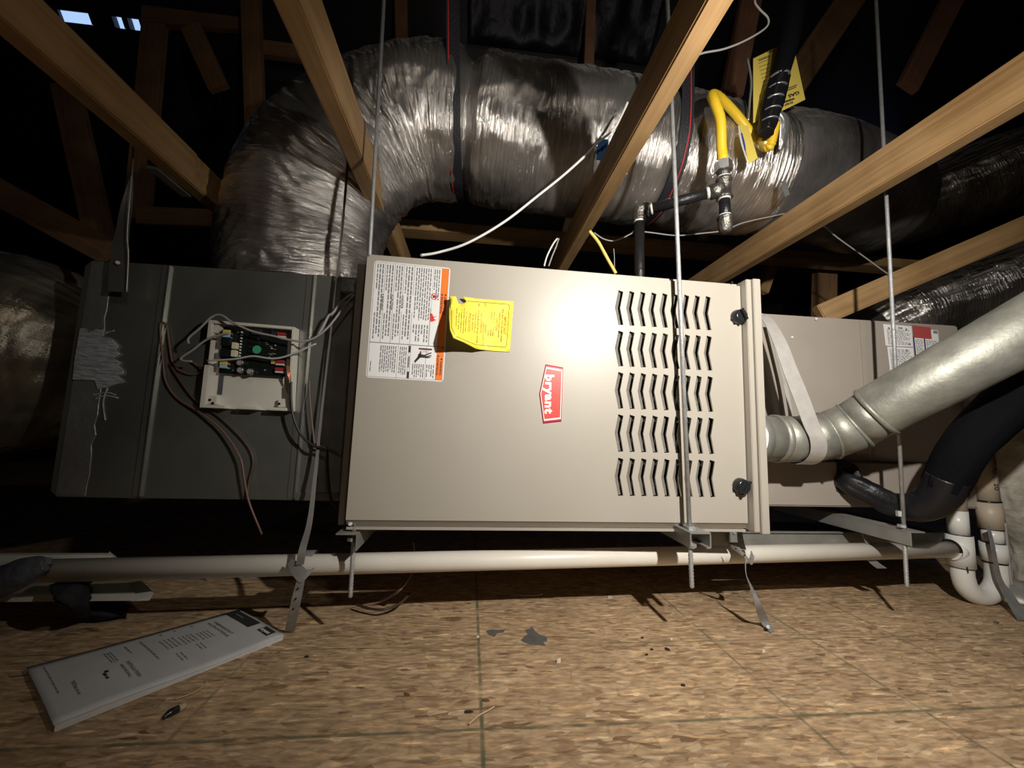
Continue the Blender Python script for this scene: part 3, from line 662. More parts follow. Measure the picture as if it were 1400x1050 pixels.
for a, b, c in (((130, 545), (145, 541), (161, 544)), ((126, 540), (146, 537), (158, 540)), ((137, 461), (146, 455), (156, 452)), ((147, 530), (141, 550), (144, 575))):
    tubeo('mastic_streak', [P(*p, Y=PY0-.001) for p in (a, b, c)], .0016, MASTIC, pl, nring=6, flat=(1, .6))
boxo('bottom_flange', (P(405, 672, Y=PY0).x, PY0-.006, PZ0), (P(470, 672, Y=PY0).x, PY0, PZ0+.018), GALV, pl, .001)
# collar between plenum and furnace with crumpled mastic
bm = NB(); x0 = P(447, 500, Y=PY0-.01).x
for j in range(18):
    z0 = PZ0+.02+(PZ1-PZ0-.04)*j/18; z1 = PZ0+.02+(PZ1-PZ0-.04)*(j+1)/18
    a0 = .008*noise.noise(V((j*.7, 1, 0))); a1 = .008*noise.noise(V((j*.7+.7, 1, 0)))
    hexa(bm, [V((x0+a0, PY0-.012, z0)), V((-.24, PY0-.02, z0)), V((-.24, PY0-.02, z1)), V((x0+a1, PY0-.012, z1))], [V((x0+a0, PY0, z0)), V((-.24, PY0, z0)), V((-.24, PY0, z1)), V((x0+a1, PY0, z1))])
bmesh.ops.recalc_face_normals(bm, faces=bm.faces)
obj('collar', bm, GALVD, pl)
boxo('foil_corner', P(478, 388, Y=.925)-V((.018, 0, .02)), P(478, 388, Y=.925)+V((.02, .03, .012)), TAPEF, pl, .002)

# ================================================================== ZONE CONTROL PANEL on the plenum
BY = PY0-.003
pan = thing('control_panel', 'open white zone control box with black circuit board on the plenum face', 'control panel', P(335, 560, Y=BY))
cq = [P(285, 437, Y=BY-.024), P(403, 447, Y=BY-.024), P(397, 562, Y=BY-.024), P(271, 557, Y=BY-.024)]
def cmap(u, v, d=0): # u 0..1 right, v 0..1 down, d depth behind rim
    p = cq[0]*(1-u)*(1-v)+cq[1]*u*(1-v)+cq[3]*(1-u)*v+cq[2]*u*v
    return p+V((0, d, 0))
def cbox(name, u0, v0, u1, v1, d0, d1, m, par, bev=0):
    bm = NB(); hexa(bm, [cmap(u0, v0, d0), cmap(u1, v0, d0), cmap(u1, v1, d0), cmap(u0, v1, d0)], [cmap(u0, v0, d1), cmap(u1, v0, d1), cmap(u1, v1, d1), cmap(u0, v1, d1)])
    bmesh.ops.recalc_face_normals(bm, faces=bm.faces)
    if bev: bmesh.ops.bevel(bm, geom=list(bm.edges), offset=bev, segments=2, affect='EDGES')
    return obj(name, bm, m, par)
cbox('back_plate', 0, 0, 1, 1, .020, .024, WPL, pan)
cbox('side_wall', 0, 0, .045, .22, 0, .020, WPL, pan, .001); cbox('side_wall', .02, .22, .05, .52, .008, .020, WPL, pan, .001); cbox('side_wall', .01, .52, .07, 1, 0, .020, WPL, pan, .001)
cbox('side_wall', .965, 0, 1, 1, 0, .020, WPL, pan, .001); cbox('top_wall', .045, 0, .965, .035, 0, .020, WPL, pan, .001)
for a, b in ((.07, .28), (.42, .62), (.75, .965)): cbox('bottom_wall', a, .965, b, 1, 0, .020, WPL, pan, .0008)
cbox('corner_boss', .05, .86, .17, .96, .005, .020, WPL, pan, .001); cbox('corner_boss', .05, .04, .15, .14, .008, .020, WPL, pan, .001); cbox('corner_boss', .84, .86, .96, .96, .006, .020, WPL, pan, .001)
for u, v in ((.10, .91), (.135, .945), (.86, .92), (.90, .09)): cyl('screw_hole', cmap(u, v, .0035), cmap(u, v, .0065), .0028, BLKPL, pan, 8)
cbox('slot', .13, .62, .18, .84, .018, .0195, CLOTHG, pan)
pcb = cbox('circuit_board', .15, .055, .90, .60, .009, .012, BOARD, pan)
def comp(name, u0, v0, u1, v1, h, m, bev=.0006): return cbox(name, u0, v0, u1, v1, .009-h, .009, m, pcb, bev)
for v0 in (.10, .20, .33, .45): comp('relay', .17, v0, .27, v0+.085, .011, BLKPL)
for v0 in (.105, .46): comp('terminal_block', .19, v0, .27, v0+.045, .014, TAGY2); comp('terminal_block', .19, v0+.045, .27, v0+.085, .013, mat('pale_blue_plastic', (.35, .55, .7), .4))
for v0 in (.24, .33): comp('relay', .29, v0, .35, v0+.075, .010, mat('cream_plastic', (.72, .68, .5), .4), .001)
for u, v, r in ((.40, .47, .0075), (.41, .555, .0072), (.52, .565, .0075)):
    c = cmap(u, v, .009); cy = tubeo('capacitor', [c, c-V((0, .010, 0)), c-V((0, .011, 0))], [r, r, r*.88], mat('capacitor_can', (.35, .34, .36), .3, .9), pcb, seg=1, nring=18)
    cyl('capacitor_top', c-V((0, .011, 0)), c-V((0, .0113, 0)), r*.7, ALU, cy, 16)
for v0 in (.08, .41, .50): comp('screw_terminal', .80, v0, .89, v0+.04, .010, mat('dark_red_plastic', (.35, .03, .04), .4)); comp('screw_terminal', .80, v0+.04, .89, v0+.06, .009, WPL)
comp('fuse', .745, .41, .79, .46, .008, mat('amber_plastic', (.62, .40, .14), .4))
for k in range(4): comp('chip', .46+.0*k, .20+k*.055, .58, .235+k*.055, .003, BLKPL, .0003)
comp('chip', .44, .38, .62, .43, .003, BLKPL); comp('heat_sink', .50, .06, .60, .13, .009, mat('dark_heat_sink', (.08, .08, .08), .3, .6)); comp('heat_sink', .72, .07, .80, .13, .006, mat('dark_heat_sink', (.08, .08, .08), .3, .6))
for k in range(9): comp('indicator_lamp', .365, .10+k*.035, .378, .115+k*.035, .003, INKW, 0)
for k in range(16):
    u = rnd.uniform(.30, .78); v = rnd.uniform(.09, .56); comp('small_component', u, v, u+.016, v+.012, .002, rnd.choice([ALU, WPL, BLKPL, GALVD]), 0)
g0 = cmap(.565, .30, .0055); cyl('green_sticker', g0, g0-V((0, .0006, 0)), .0092, GREEN, pcb, 22)
bm = NB()
for k in range(8):
    u = rnd.uniform(.62, .76); v = rnd.uniform(.2, .36); 
    hexa(bm, [cmap(u, v, .0088), cmap(u+.03, v, .0088), cmap(u+.03, v+.008, .0088), cmap(u, v+.008, .0088)], [cmap(u, v, .009), cmap(u+.03, v, .009), cmap(u+.03, v+.008, .009), cmap(u, v+.008, .009)])
obj('board_print', bm, INKL, pcb)
cb = thing('wire_bundle', 'bare copper thermostat wires twisted at the right edge of the control box', 'wire', cmap(.95, .6, .0))
for dx in (-1.5, 0, 1.5): tubeo('conductor', [P(393+dx, 500, Y=.925), P(395+dx*1.3, 510, Y=.922), P(397+dx*.4, 521, Y=.925)], .0009, COPPER, cb, nring=6)

# ================================================================== CABLES left
def cable(name, pts, Y, r, m, label, cat='cable', group=None, n=8):
    o = tubeo(name, [P(p[0], p[1], Y=(p[2] if len(p) > 2 else Y)) for p in pts], r, m, None, nring=n)
    return tag(o, label, cat, group)
cable('cable', [(313, 455), (285, 463), (264, 478), (248, 489), (250, 493), (262, 494)], .925, .0024, WIREG, 'grey cable looping out of the control box left edge')
cable('cable', [(283, 493), (320, 491), (345, 487), (368, 490), (384, 489), (402, 483), (432, 470)], .922, .002, mat('light_grey_cable', (.5, .5, .5), .45), 'light grey cable lying across the circuit board')
cable('cable', [(258, 470), (258, 462), (272, 450), (290, 433), (303, 431), (318, 441), (345, 453), (372, 459), (392, 464), (420, 466), (446, 450), (470, 420), (484, 403)], .915, .0024, WIREG, 'grey cable arching over the control box towards the furnace')
cable('cable', [(262, 494, .955), (275, 506, .955), (262, 512, .955), (243, 505, .955), (235, 492, .955), (231, 466, .955), (228, 446, .955), (222, 441, .955), (219, 450, .955), (223, 495, .955), (227, 522, .955), (243, 545, .955), (275, 565, .95), (305, 590, .945), (328, 625, .94), (334, 655, .94), (340, 685, .94), (352, 716, .94), (358, 730, .945)], .94, .0022, WIREB, 'brown cable snaking down the plenum face from a looped top')
cable('cable', [(232, 497, .955), (246, 520, .955), (268, 548, .955), (300, 570, .955), (335, 605, .955), (346, 630, .955), (340, 660, .955), (338, 682, .95)], .955, .0024, mat('dark_brown_cable', (.07, .045, .035), .5), 'dark cable curving beside the brown one below the control box')
cable('cable', [(398, 522), (398, 545), (401, 570), (412, 595), (430, 610), (446, 614), (448, 640), (452, 680), (462, 700), (473, 726)], .925, .0028, mat('black_cable', (.02, .018, .016), .4), 'black cable running from the control box down to the furnace corner')
cable('cable', [(423, 520), (424, 550), (428, 590), (432, 608), (450, 612), (466, 622)], .94, .002, WIREB, 'thin brown cable near the plenum collar')
cable('cable', [(435, 458), (442, 446), (449, 432), (455, 428), (468, 412), (484, 400)], .93, .003, WIREG, 'frayed cable jacket beside the furnace corner')
# cables above furnace
cable('cable', [(576, 349, .86), (600, 345), (640, 332), (690, 303), (735, 268), (770, 240), (800, 213), (816, 196), (838, 178), (850, 158), (858, 140)], .90, .0030, WIREW, 'white cable curving up from the furnace top to the joist')
cable('cable', [(905, 100), (935, 84), (960, 73), (990, 67), (1020, 55), (1047, 38), (1050, 25), (1038, 12), (1032, 0), (1040, -25)], .93, .0026, WIREW, 'white cable emerging right of the joist at the top')
cable('cable', [(744, 364), (748, 350), (756, 334), (762, 326)], 1.0, .0022, WIREW, 'short white cable stub behind the furnace top edge')
cable('cable', [(750, 364), (755, 350), (760, 338), (764, 326)], 1.03, .0020, WIREG, 'thin grey stub beside the short white cable')
cable('cable', [(806, 316), (818, 331), (829, 351), (842, 374)], 1.0, .0045, mat('yellow_cable', (.80, .62, .16), .5), 'yellow cable dropping behind the furnace top')
cable('cable', [(812, 318), (826, 327), (842, 329), (862, 320), (868, 316), (890, 318), (925, 322), (960, 319), (990, 315), (1015, 305), (1050, 297), (1085, 292), (1120, 305), (1145, 325), (1180, 350), (1215, 375), (1240, 387)], 1.12, .0020, WIREG, 'thin grey wire strung along under the cross brace')
cable('cable', [(839, 340), (840, 352), (840, 372)], 1.05, .0012, WIREG, 'hair-thin wire behind the furnace beside the yellow cable')
ct = thing('wire_connector', 'blue and white plastic connector on the foil duct beside the joist', 'connector', P(820, 205, Y=.93))
bm = NB(); hexa(bm, [P(817, 190, Y=.925), P(832, 190, Y=.925), P(829, 221, Y=.925), P(815, 219, Y=.925)], [P(817, 190, Y=.945), P(832, 190, Y=.945), P(829, 221, Y=.945), P(815, 219, Y=.945)]); bmesh.ops.recalc_face_normals(bm, faces=bm.faces); obj('connector_body', bm, BLUE, ct)
bm = NB(); hexa(bm, [P(814, 188, Y=.92), P(817, 188, Y=.92), P(815, 212, Y=.92), P(812, 211, Y=.92)], [P(814, 188, Y=.94), P(817, 188, Y=.94), P(815, 212, Y=.94), P(812, 211, Y=.94)]); bmesh.ops.recalc_face_normals(bm, faces=bm.faces); obj('connector_edge', bm, WPL, ct)
boxo('connector_slot', P(823, 200, Y=.923), P(824, 207, Y=.9255), BLKPL, ct)
# ================================================================== FLEXIBLE DUCTS
def foildisp(seed, amp, fs=38, fa=1.6, pinches=(), bulge=.006, fine=0, calm=False):
    def f(L, a, t):
        ca, sa = math.cos(a), math.sin(a)
        wv = .35*noise.noise(V((L*6, ca*2+seed, sa*2)))
        if calm: k_ = max(0, min(1, (L-.80)/.25)); n1f = fa*(1-.6*k_); cal = 1-.75*k_
        else: n1f = fa; cal = 1
        n1 = noise.noise(V((L*fs+wv*6, ca*n1f+seed, sa*n1f)))
        n2 = 1-abs(noise.noise(V((L*fs*.45+wv*8, ca*n1f*1.7+seed*2, sa*n1f*1.7+3))))*2
        n3 = noise.noise(V((L*7, ca*1.5+seed*3, sa*1.5)))
        d = amp*(n1*.5+n2*.55*(.4+.6*cal))+bulge*n3*cal
        if fine: d += fine*(1-2.6*abs(noise.noise(V((L*95+wv*5, ca*1.1+seed, sa*1.1+9)))))
        for pc, pw, pd in pinches: d -= pd*math.exp(-((L-pc)/pw)**2)
        return d
    return f
path = [(-.495, 1.18, .765), (-.505, 1.18, .93), (-.465, 1.17, 1.10), (-.37, 1.17, 1.235), (-.23, 1.17, 1.325), (-.08, 1.17, 1.345), (.10, 1.17, 1.33), (.35, 1.17, 1.32), (.55, 1.17, 1.305), (.70, 1.17, 1.29), (.82, 1.18, 1.295), (.92, 1.19, 1.30)]
rad = [.20, .212, .215, .208, .205, .207, .206, .206, .203, .195, .192, .188]
bm = NB(); tube(bm, path, rad, seg=64, nring=120, disp=foildisp(1.3, .0085, fs=42, fine=.0018, bulge=.005, calm=True, pinches=((.865, .024, .040), (1.48, .026, .024))))
main = obj('insulated_duct', bm, FOIL, mats=[FOILB])
for p_ in main.data.polygons:
    if p_.center.x < -.22: p_.material_index = 1; tag(main, 'large silver foil insulated duct bending up from the plenum and running right', 'duct')
# gathered loose foil at its foot
bm = NB(); tube(bm, [(-.495, 1.18, .770), (-.497, 1.18, .80), (-.50, 1.18, .83)], [.212, .206, .202], seg=14, nring=120, disp=foildisp(8, .014, fs=50, fa=5))
obj('gathered_foil', bm, FOIL, main)
pb = [(.90, 1.19, 1.30), (1.0, 1.20, 1.31), (1.15, 1.23, 1.325), (1.35, 1.29, 1.345), (1.52, 1.35, 1.36), (1.60, 1.40, 1.36)]
bm = NB(); tube(bm, pb, [.186, .197, .20, .20, .20, .18], seg=30, nring=110, disp=foildisp(4.1, .004, fs=16, fa=3, bulge=.004))
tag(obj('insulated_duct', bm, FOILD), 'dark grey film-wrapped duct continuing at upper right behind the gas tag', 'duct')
bm = NB()
for k in range(26):
    a = rnd.uniform(-2.6, -1.35); x0 = .72+rnd.uniform(-.05, .04); r0 = .193
    def q(x, ang, r): return V((x, 1.19+math.sin(ang)*r, 1.30+math.cos(ang)*r))
    a2 = a+.30+rnd.uniform(-.05, .1)
    tube(bm, [q(x0, a, r0), q(x0+.05, (a+a2)/2, r0+.006), q(x0+rnd.uniform(.09, .15), a2, r0-.002)], [.0015, .005, .001], seg=4, nring=6, cap=True)
stuff(tag(obj('gathered_foil_pleats', bm, FOIL), 'crinkled foil pleats where the silver duct meets the dark duct', 'foil'))
bm = NB(); tube(bm, [P(1150, 318, Y=2.0), P(1260, 280, Y=1.9), P(1360, 240, Y=1.78), P(1480, 205, Y=1.7)], [.16, .19, .20, .20], seg=40, nring=110, disp=foildisp(6.7, .009, fs=14, fa=5))
tag(obj('insulated_duct', bm, FOIL), 'silver duct behind the broad orange joist at right', 'duct')
bm = NB(); tube(bm, [P(1188, 452, Y=1.42), P(1225, 434, Y=1.40), P(1290, 412, Y=1.38), P(1370, 384, Y=1.34), P(1480, 354, Y=1.32)], [.10, .125, .13, .135, .14], seg=40, nring=100, disp=foildisp(9.2, .008, fs=16, fa=5))
tag(obj('insulated_duct', bm, FOIL), 'low silver duct lying above the labels of the tan cabinet', 'duct')
bm = NB(); tube(bm, [P(150, 492, Y=1.25), P(95, 490, Y=1.22), P(20, 485, Y=1.19), P(-70, 480, Y=1.18), P(-220, 470, Y=1.2)], [.17, .235, .262, .262, .25], seg=30, nring=110, disp=foildisp(12.4, .010, fs=12, fa=3, bulge=.012))
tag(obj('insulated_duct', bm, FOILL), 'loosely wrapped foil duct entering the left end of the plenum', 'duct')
bm = NB(); tube(bm, [P(330, 790, Y=1.75), P(480, 740, Y=1.8), P(640, 745, Y=1.85), P(800, 738, Y=1.9), P(960, 745, Y=1.95)], [.13, .17, .16, .17, .15], seg=20, nring=60, disp=foildisp(15, .008, fs=12, fa=3))
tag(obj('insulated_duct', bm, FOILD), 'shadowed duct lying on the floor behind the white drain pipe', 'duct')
# suspension bands round the large duct
def band(label, pts, w, red):
    t = thing('suspension_band', label, 'strap', pts[0])
    c = [V(p) for p in pts]
    bm = NB(); ribbon(bm, c, [w]*len(c), .0016, [(1, 0, 0)]*len(c), seg=8); obj('webbing', bm, WEB, t)
    c2 = [p+V((red, 0, 0)) for p in c]
    out = []
    for i, p in enumerate(c2):
        d = V((0, p.y-1.17, p.z-1.31)).normalized() if i > 1 else V((0, -1, 0)); out.append(p+d*.0016)
    bm = NB(); ribbon(bm, out, [.0028]*len(c), .001, [(1, 0, 0)]*len(c), seg=8); obj('stripe', bm, REDTH, t)
def loop(xt, xb, r, zc, yt):
    o = [V((xt, yt, 2.3)), V((xt+.01, yt-.0, 1.75)), V(((xt+xb)/2, 1.17-r-.004, zc+.18))]
    for a in (90, 115, 140, 165, 180): 
        aa = math.radians(a); o.append(V((xb-(180-a)/90*(xb-xt)*.3, 1.17-r*math.sin(aa), zc+r*math.cos(aa))))
    for a in (205, 235, 265): aa = math.radians(a); o.append(V((xb, 1.17-r*math.sin(aa), zc+r*math.cos(aa))))
    o.append(V((xb, 1.17+r+.004, zc+.3))); return o
band('black webbing band with red stripe cinching the bent silver duct', loop(-.115, -.07, .204, 1.343, .94), .036, -.012)
band('black webbing band with red stripe round the duct right of the joist', loop(.575, .555, .203, 1.31, .95), .036, .008)

# ================================================================== RETURN SIDE: COIL CABINET AND PANS
cz0, cz1 = .243, .757
cc_ = thing('coil_cabinet', 'tan painted coil cabinet behind the vent pipe with white and red labels', 'cabinet', (1.02, 1.25, cz0))
bm = NB(); box(bm, (.62, 1.0, .36), (1.39, 1.50, cz1)); bmesh.ops.bevel(bm, geom=list(bm.edges), offset=.004, segments=2, affect='EDGES'); obj('upper_casing', bm, PAINT2, cc_)
bm = NB(); box(bm, (.62, .992, cz0), (1.39, 1.50, .362)); bmesh.ops.bevel(bm, geom=list(bm.edges), offset=.004, segments=2, affect='EDGES'); obj('lower_casing', bm, PAINT2, cc_)
sx_ = P(1181, 500, Y=1.0).x
boxo('seam_strip', (sx_-.006, .996, .37), (sx_+.006, 1.0, cz1-.003), PAINT2, cc_, .001)
cyl('screw', P(1116, 436, Y=1.0), P(1116, 436, Y=.995), .003, ZINC, cc_, 8)
cyl('screw', P(1083, 461, Y=1.0), P(1083, 461, Y=.996), .003, ZINC, cc_, 8)
fc = quadmap(P(1207, 443, Y=.9985), P(1246, 446, Y=.9985), P(1216, 520, Y=.9985), P(1252, 520, Y=.9985), 39, 77, V((0, 0, 0)))
f4 = lambda u, v: fc(u, v)+V((0, -.0006, 0)); f5 = lambda u, v: fc(u, v)+V((0, -.001, 0))
bm = NB(); addmap(bm, *rect(0, 0, 39, 30), f4); addmap(bm, *rect(2, 31, 39, 77), f4); lb = obj('data_label', bm, LABELW, cc_)
bm = NB(); textrows(bm, f5, 4, 36, 6, 28, 10, rnd, .45, word=(1, 4), ragged=.5); textrows(bm, f5, 5, 36, 34, 74, 18, rnd, .45, word=(1, 5), ragged=.4)
for u, v in ((6, 4), (30, 4), (33, 25), (28, 34)): addmap(bm, *rect(u, v, u+2.5, v+2.5), f5)
addmap(bm, *rect(20, 3, 26, 5), f5); stuff(obj('label_print', bm, INKG, lb))
fd = quadmap(P(1248, 448, Y=.9985), P(1284, 452, Y=.9985), P(1256, 520, Y=.9985), P(1290, 520, Y=.9985), 36, 70, V((0, -.0006, 0)))
bm = NB(); addmap(bm, *rect(0, 0, 13, 70), fd); addmap(bm, *rect(15, 0, 34, 70), fd); lb2 = obj('data_label', bm, LABELW, cc_)
bm = NB(); addmap(bm, *rect(-.5, -3, 24, 13.5), lambda u, v: fd(u, v)+V((0, -.0005, 0))); obj('red_sticker', bm, mat('dull_red_sticker', (.42, .07, .07), .6), cc_)
bm = NB(); g5 = lambda u, v: fd(u, v)+V((0, -.0004, 0)); textrows(bm, g5, 1, 12, 15, 68, 22, rnd, .45, word=(1, 4)); textrows(bm, g5, 16, 33, 15, 68, 22, rnd, .45, word=(1, 4)); addmap(bm, *rect(27, 1, 33, 5), g5); stuff(obj('label_print', bm, INKL, lb2))
bm = NB(); addmap(bm, *rect(13, 12, 14.6, 70), lambda u, v: fd(u, v)+V((0, -.0003, 0))); addmap(bm, *rect(-1.4, 12, 0, 70), lambda u, v: fd(u, v)+V((0, -.0003, 0))); obj('blue_line', bm, mat('navy_ink', (.03, .04, .16), .6), lb2)
# metal return plenum stub beyond the cabinet
boxo_ = NB(); box(boxo_, (1.395, 1.25, .26), (1.75, 1.48, .74)); tag(obj('return_plenum', boxo_, GALVD), 'shadowed sheet metal box beyond the right end of the tan cabinet', 'duct')
# drain pan
dp = thing('drain_pan', 'low galvanised drain pan under the furnace right end behind the pipe', 'pan', (.9, 1.1, .17))
bz0, bz1 = P(1090, 762, Y=1.03).z, P(1090, 728, Y=1.03).z
xa, xb = P(968, 740, Y=1.03).x, P(1296, 740, Y=1.03).x
boxo('pan_wall', (xa, 1.03, bz0), (xb, 1.033, bz1), GALVD, dp); boxo('pan_floor', (xa, 1.033, bz0), (xb, 1.45, bz0+.003), GALVD, dp); boxo('pan_wall', (xa, 1.033, bz0+.003), (xa+.003, 1.45, bz1), GALVD, dp); boxo('pan_rim', (xa, 1.023, bz1), (xb, 1.033, bz1+.003), GALVD, dp)
boxo('pan_wall', (xb-.003, 1.033, bz0+.003), (xb, 1.45, bz1), GALVD, dp)
c = P(1003, 728, Y=1.02); boxo('pan_clip', c+V((-.012, 0, -.03)), c+V((.010, .004, .006)), GALVD, dp, .001); cyl('screw', c+V((0, -.001, 0)), c+V((0, -.004, 0)), .004, ZINC, dp, 8)

# ================================================================== THREADED RODS, BRACKETS
def rod(top, bot, Y, Yb, label, r=.0042):
    t = thing('threaded_rod', label, 'rod', P(*bot, Y=Yb))
    a = P(*top, Y=Y); b = P(*bot, Y=Yb); m_ = b+(a-b).normalized()*.115
    cyl('rod_shaft', a, m_, r, ZINC, t, 12)
    bm = NB(); L = (m_-b).length; n_ = int(L/.0032)
    pts = []; rr = []
    for i in range(n_+1):
        pts.append(b+(m_-b)*i/n_); rr.append(r*(1.12 if i % 2 else .82)+(0 if 0 < i else -.001))
    tube(bm, pts, rr, seg=1, nring=10); obj('thread', bm, ZINC, t); return t
def nut(par, c, r=.0085, h=.006, m=ZINC): 
    bm = NB(); tube(bm, [c-V((0, 0, h/2)), c+V((0, 0, h/2))], r, seg=1, nring=6)
    for f in bm.faces: f.smooth = False
    return obj('nut', bm, m, par)
r1 = rod((525, 0), (479, 817), .842, .842, 'threaded hanger rod at the furnace left end'); 
r2 = rod((912, -12), (946, 804), .803, .803, 'threaded hanger rod crossing in front of the furnace louvres', .0046)
r3 = rod((1197, -12), (1240, 803), .86, .86, 'threaded hanger rod passing behind the vent pipe at right')
r4x = P(1200, 300, Y=.86)
def ang(name, label, x0, x1, y0, y1, z, drop, side, cat='bracket', m=GALVD):
    t = thing(name, label, cat, (x0, y0, z)); th = .003
    boxo('top_flange', (x0, y0, z-th), (x1, y1, z), m, t, .0008)
    xx = x1 if side == 'R' else x0
    boxo('web', ((xx-th) if side == 'R' else xx, y0, z-drop), (xx if side == 'R' else xx+th, y1, z-th), m, t, .0008)
    return t
c = P(487, 730, Y=.835); k1 = ang('angle_bracket', 'angle bracket holding the furnace bottom left corner', c.x-.036, c.x+.005, .825, 1.45, c.z+.003, .033, 'R'); nut(k1, P(481, 737, Y=.842), m=GALVD)
c = P(946, 727, Y=.80); k2 = ang('channel_bracket', 'zinc channel bracket under the furnace below the louvres', c.x-.018, c.x+.026, .775, 1.45, c.z+.004, .030, 'R')
boxo('web', (c.x-.018, .775, c.z-.026), (c.x-.015, 1.45, c.z+.001), GALVD, k2, .0008); boxo('lip', (c.x-.015, .775, c.z-.026), (c.x-.008, 1.45, c.z-.023), GALVD, k2); boxo('lip', (c.x+.016, .775, c.z-.026), (c.x+.023, 1.45, c.z-.023), GALVD, k2)
nut(k2, P(945, 724, Y=.797)+V((0, 0, .002))); nut(k2, P(946, 744, Y=.798)+V((0, 0, -.002)))
c = P(1233, 726, Y=.86); k3 = ang('angle_bracket', 'long angle bar under the tan cabinet at the right rod', c.x-.002, c.x+.036, .84, 1.30, c.z+.003, .032, 'L'); nut(k3, P(1233, 719, Y=.86)); nut(k3, P(1229, 702, Y=.86), .006, .012)

# ================================================================== PVC CONDENSATE DRAIN
dr = thing('drain_pipe', 'long white condensate drain pipe with a trap at its right end', 'pipe', P(1337, 824, Y=1.0))
pr = .0205
A = P(34, 781, Y=.862); B = P(1302, 751, Y=.985)
# mitred left end
bm = NB(); tube(bm, [A, A+(B-A)*.5, B], pr, seg=1, nring=28)
o = obj('long_pipe', bm, PVC, dr)
tx = P(1313, 753, Y=.985)
cyl('tee_hub', B+(A-B).normalized()*.006, tx, .026, PVCW, dr, 24)
cyl('tee_body', tx+V((0, 0, .042)), tx+V((0, 0, -.040)), .027, PVCW, dr, 24)
cyl('joint_line', B+(A-B).normalized()*.0075, B+(A-B).normalized()*.005, .0262, BLKPL, dr, 24)
cyl('joint_line', tx+V((0, 0, .044)), tx+V((0, 0, .0415)), .0262, BLKPL, dr, 24); cyl('joint_line', tx+V((0, 0, -.0398)), tx+V((0, 0, -.0418)), .0262, BLKPL, dr, 24)
cyl('riser_lower', tx+V((0, 0, .04)), tx+V((.0, 0, .105)), .0215, PVCW, dr, 24); cyl('riser_upper', tx+V((0, 0, .104)), tx+V((-.003, 0, .21)), .0213, PVCT, dr, 24)
ux = P(1360, 760, Y=.985)
zb = P(1337, 826, Y=.985).z+.021
cx_ = (tx.x+ux.x)/2; rb = (ux.x-tx.x)/2
pts = [V((tx.x, .985, tx.z-.038)), V((tx.x, .985, zb+rb))]
for a in (30, 60, 90, 120, 150): aa = math.radians(a); pts.append(V((cx_-rb*math.cos(aa), .985, zb+rb-rb*math.sin(aa))))
pts += [V((ux.x, .985, zb+rb)), V((ux.x, .985, ux.z+.0))]
tubeo('trap_bend', pts, [.0235]*len(pts), PVCW, dr, seg=5, nring=24)
cyl('coupling', V((ux.x, .985, P(1360, 767, Y=.985).z)), V((ux.x, .985, P(1360, 742, Y=.985).z)), .0275, PVCW, dr, 24)
cyl('joint_line', V((ux.x, .985, P(1360, 767, Y=.985).z)), V((ux.x, .985, P(1360, 769, Y=.985).z)), .0262, BLKPL, dr, 24)
cyl('joint_line', V((ux.x, .985, P(1360, 742.5, Y=.985).z)), V((ux.x, .985, P(1360, 741, Y=.985).z)), .024, BLKPL, dr, 24)
cyl('short_pipe', V((ux.x, .985, P(1360, 743, Y=.985).z)), V((ux.x, .985, P(1360, 722, Y=.985).z)), .0215, PVCW, dr, 24)
cyl('joint_line', V((ux.x, .985, P(1360, 723, Y=.985).z)), V((ux.x, .985, P(1360, 720, Y=.985).z)), .0258, BLKPL, dr, 24)
cyl('coupling', V((ux.x, .985, P(1360, 722, Y=.985).z)), V((ux.x-.004, .985, P(1360, 686, Y=.985).z)), .0262, PVCT, dr, 24)
up = cyl('riser_upper', V((ux.x-.004, .985, P(1360, 686, Y=.985).z)), V((ux.x-.008, .985, P(1360, 621, Y=.985).z)), .0235, PVCT, dr, 24)
cyl('joint_line', V((ux.x-.004, .985, P(1360, 687, Y=.985).z)), V((ux.x-.004, .985, P(1360, 684, Y=.985).z)), .0258, BLKPL, dr, 24)
bm = NB(); vs, fs = text2d('PVC 1120', .019, .0003); ucx = ux.x-.006
zt = P(1352, 630, Y=.96).z
def cylmap(u, v): 
    aa = -math.pi/2+(-.30+v/.0237); return V((ucx+math.cos(aa)*.0238, .985+math.sin(aa)*.0238, zt-u*1.0))
addmap(bm, vs, fs, cylmap); obj('pipe_lettering', bm, INKB, up)
for pp in ((1322, 775, 1324, 783), (1350, 726, 1353, 742)): tubeo('ink_mark', [P(pp[0], pp[1], Y=.959), P(pp[2], pp[3], Y=.960)], .0012, BLKPL, dr, nring=6)
for (px, w, nm) in ((918, .022, 0),): 
    p = A+(B-A)*((px-34)/1268*.96)
# tape wrapped over the left end of the pipe
tp = thing('tape_wrap', 'grey cloth tape wrapped over the left end of the drain pipe', 'tape', P(20, 790, Y=.86))
bm = NB(); tube(bm, [P(62, 773, Y=.835), P(35, 783, Y=.835), P(5, 795, Y=.84), P(-40, 806, Y=.85)], [.010, .022, .026, .028], seg=10, nring=28, disp=foildisp(20, .004, 40, 3), flat=(1, .6)); obj('wrap', bm, CLOTHG, tp)
bm = NB(); ribbon(bm, [P(71, 766, Y=.84), P(55, 770, Y=.832), P(30, 776, Y=.83), P(2, 786, Y=.83)], [.008, .02, .026, .03], .002, [(0, .2, 1)]*4); obj('tape_tail', bm, CLOTHG, tp)
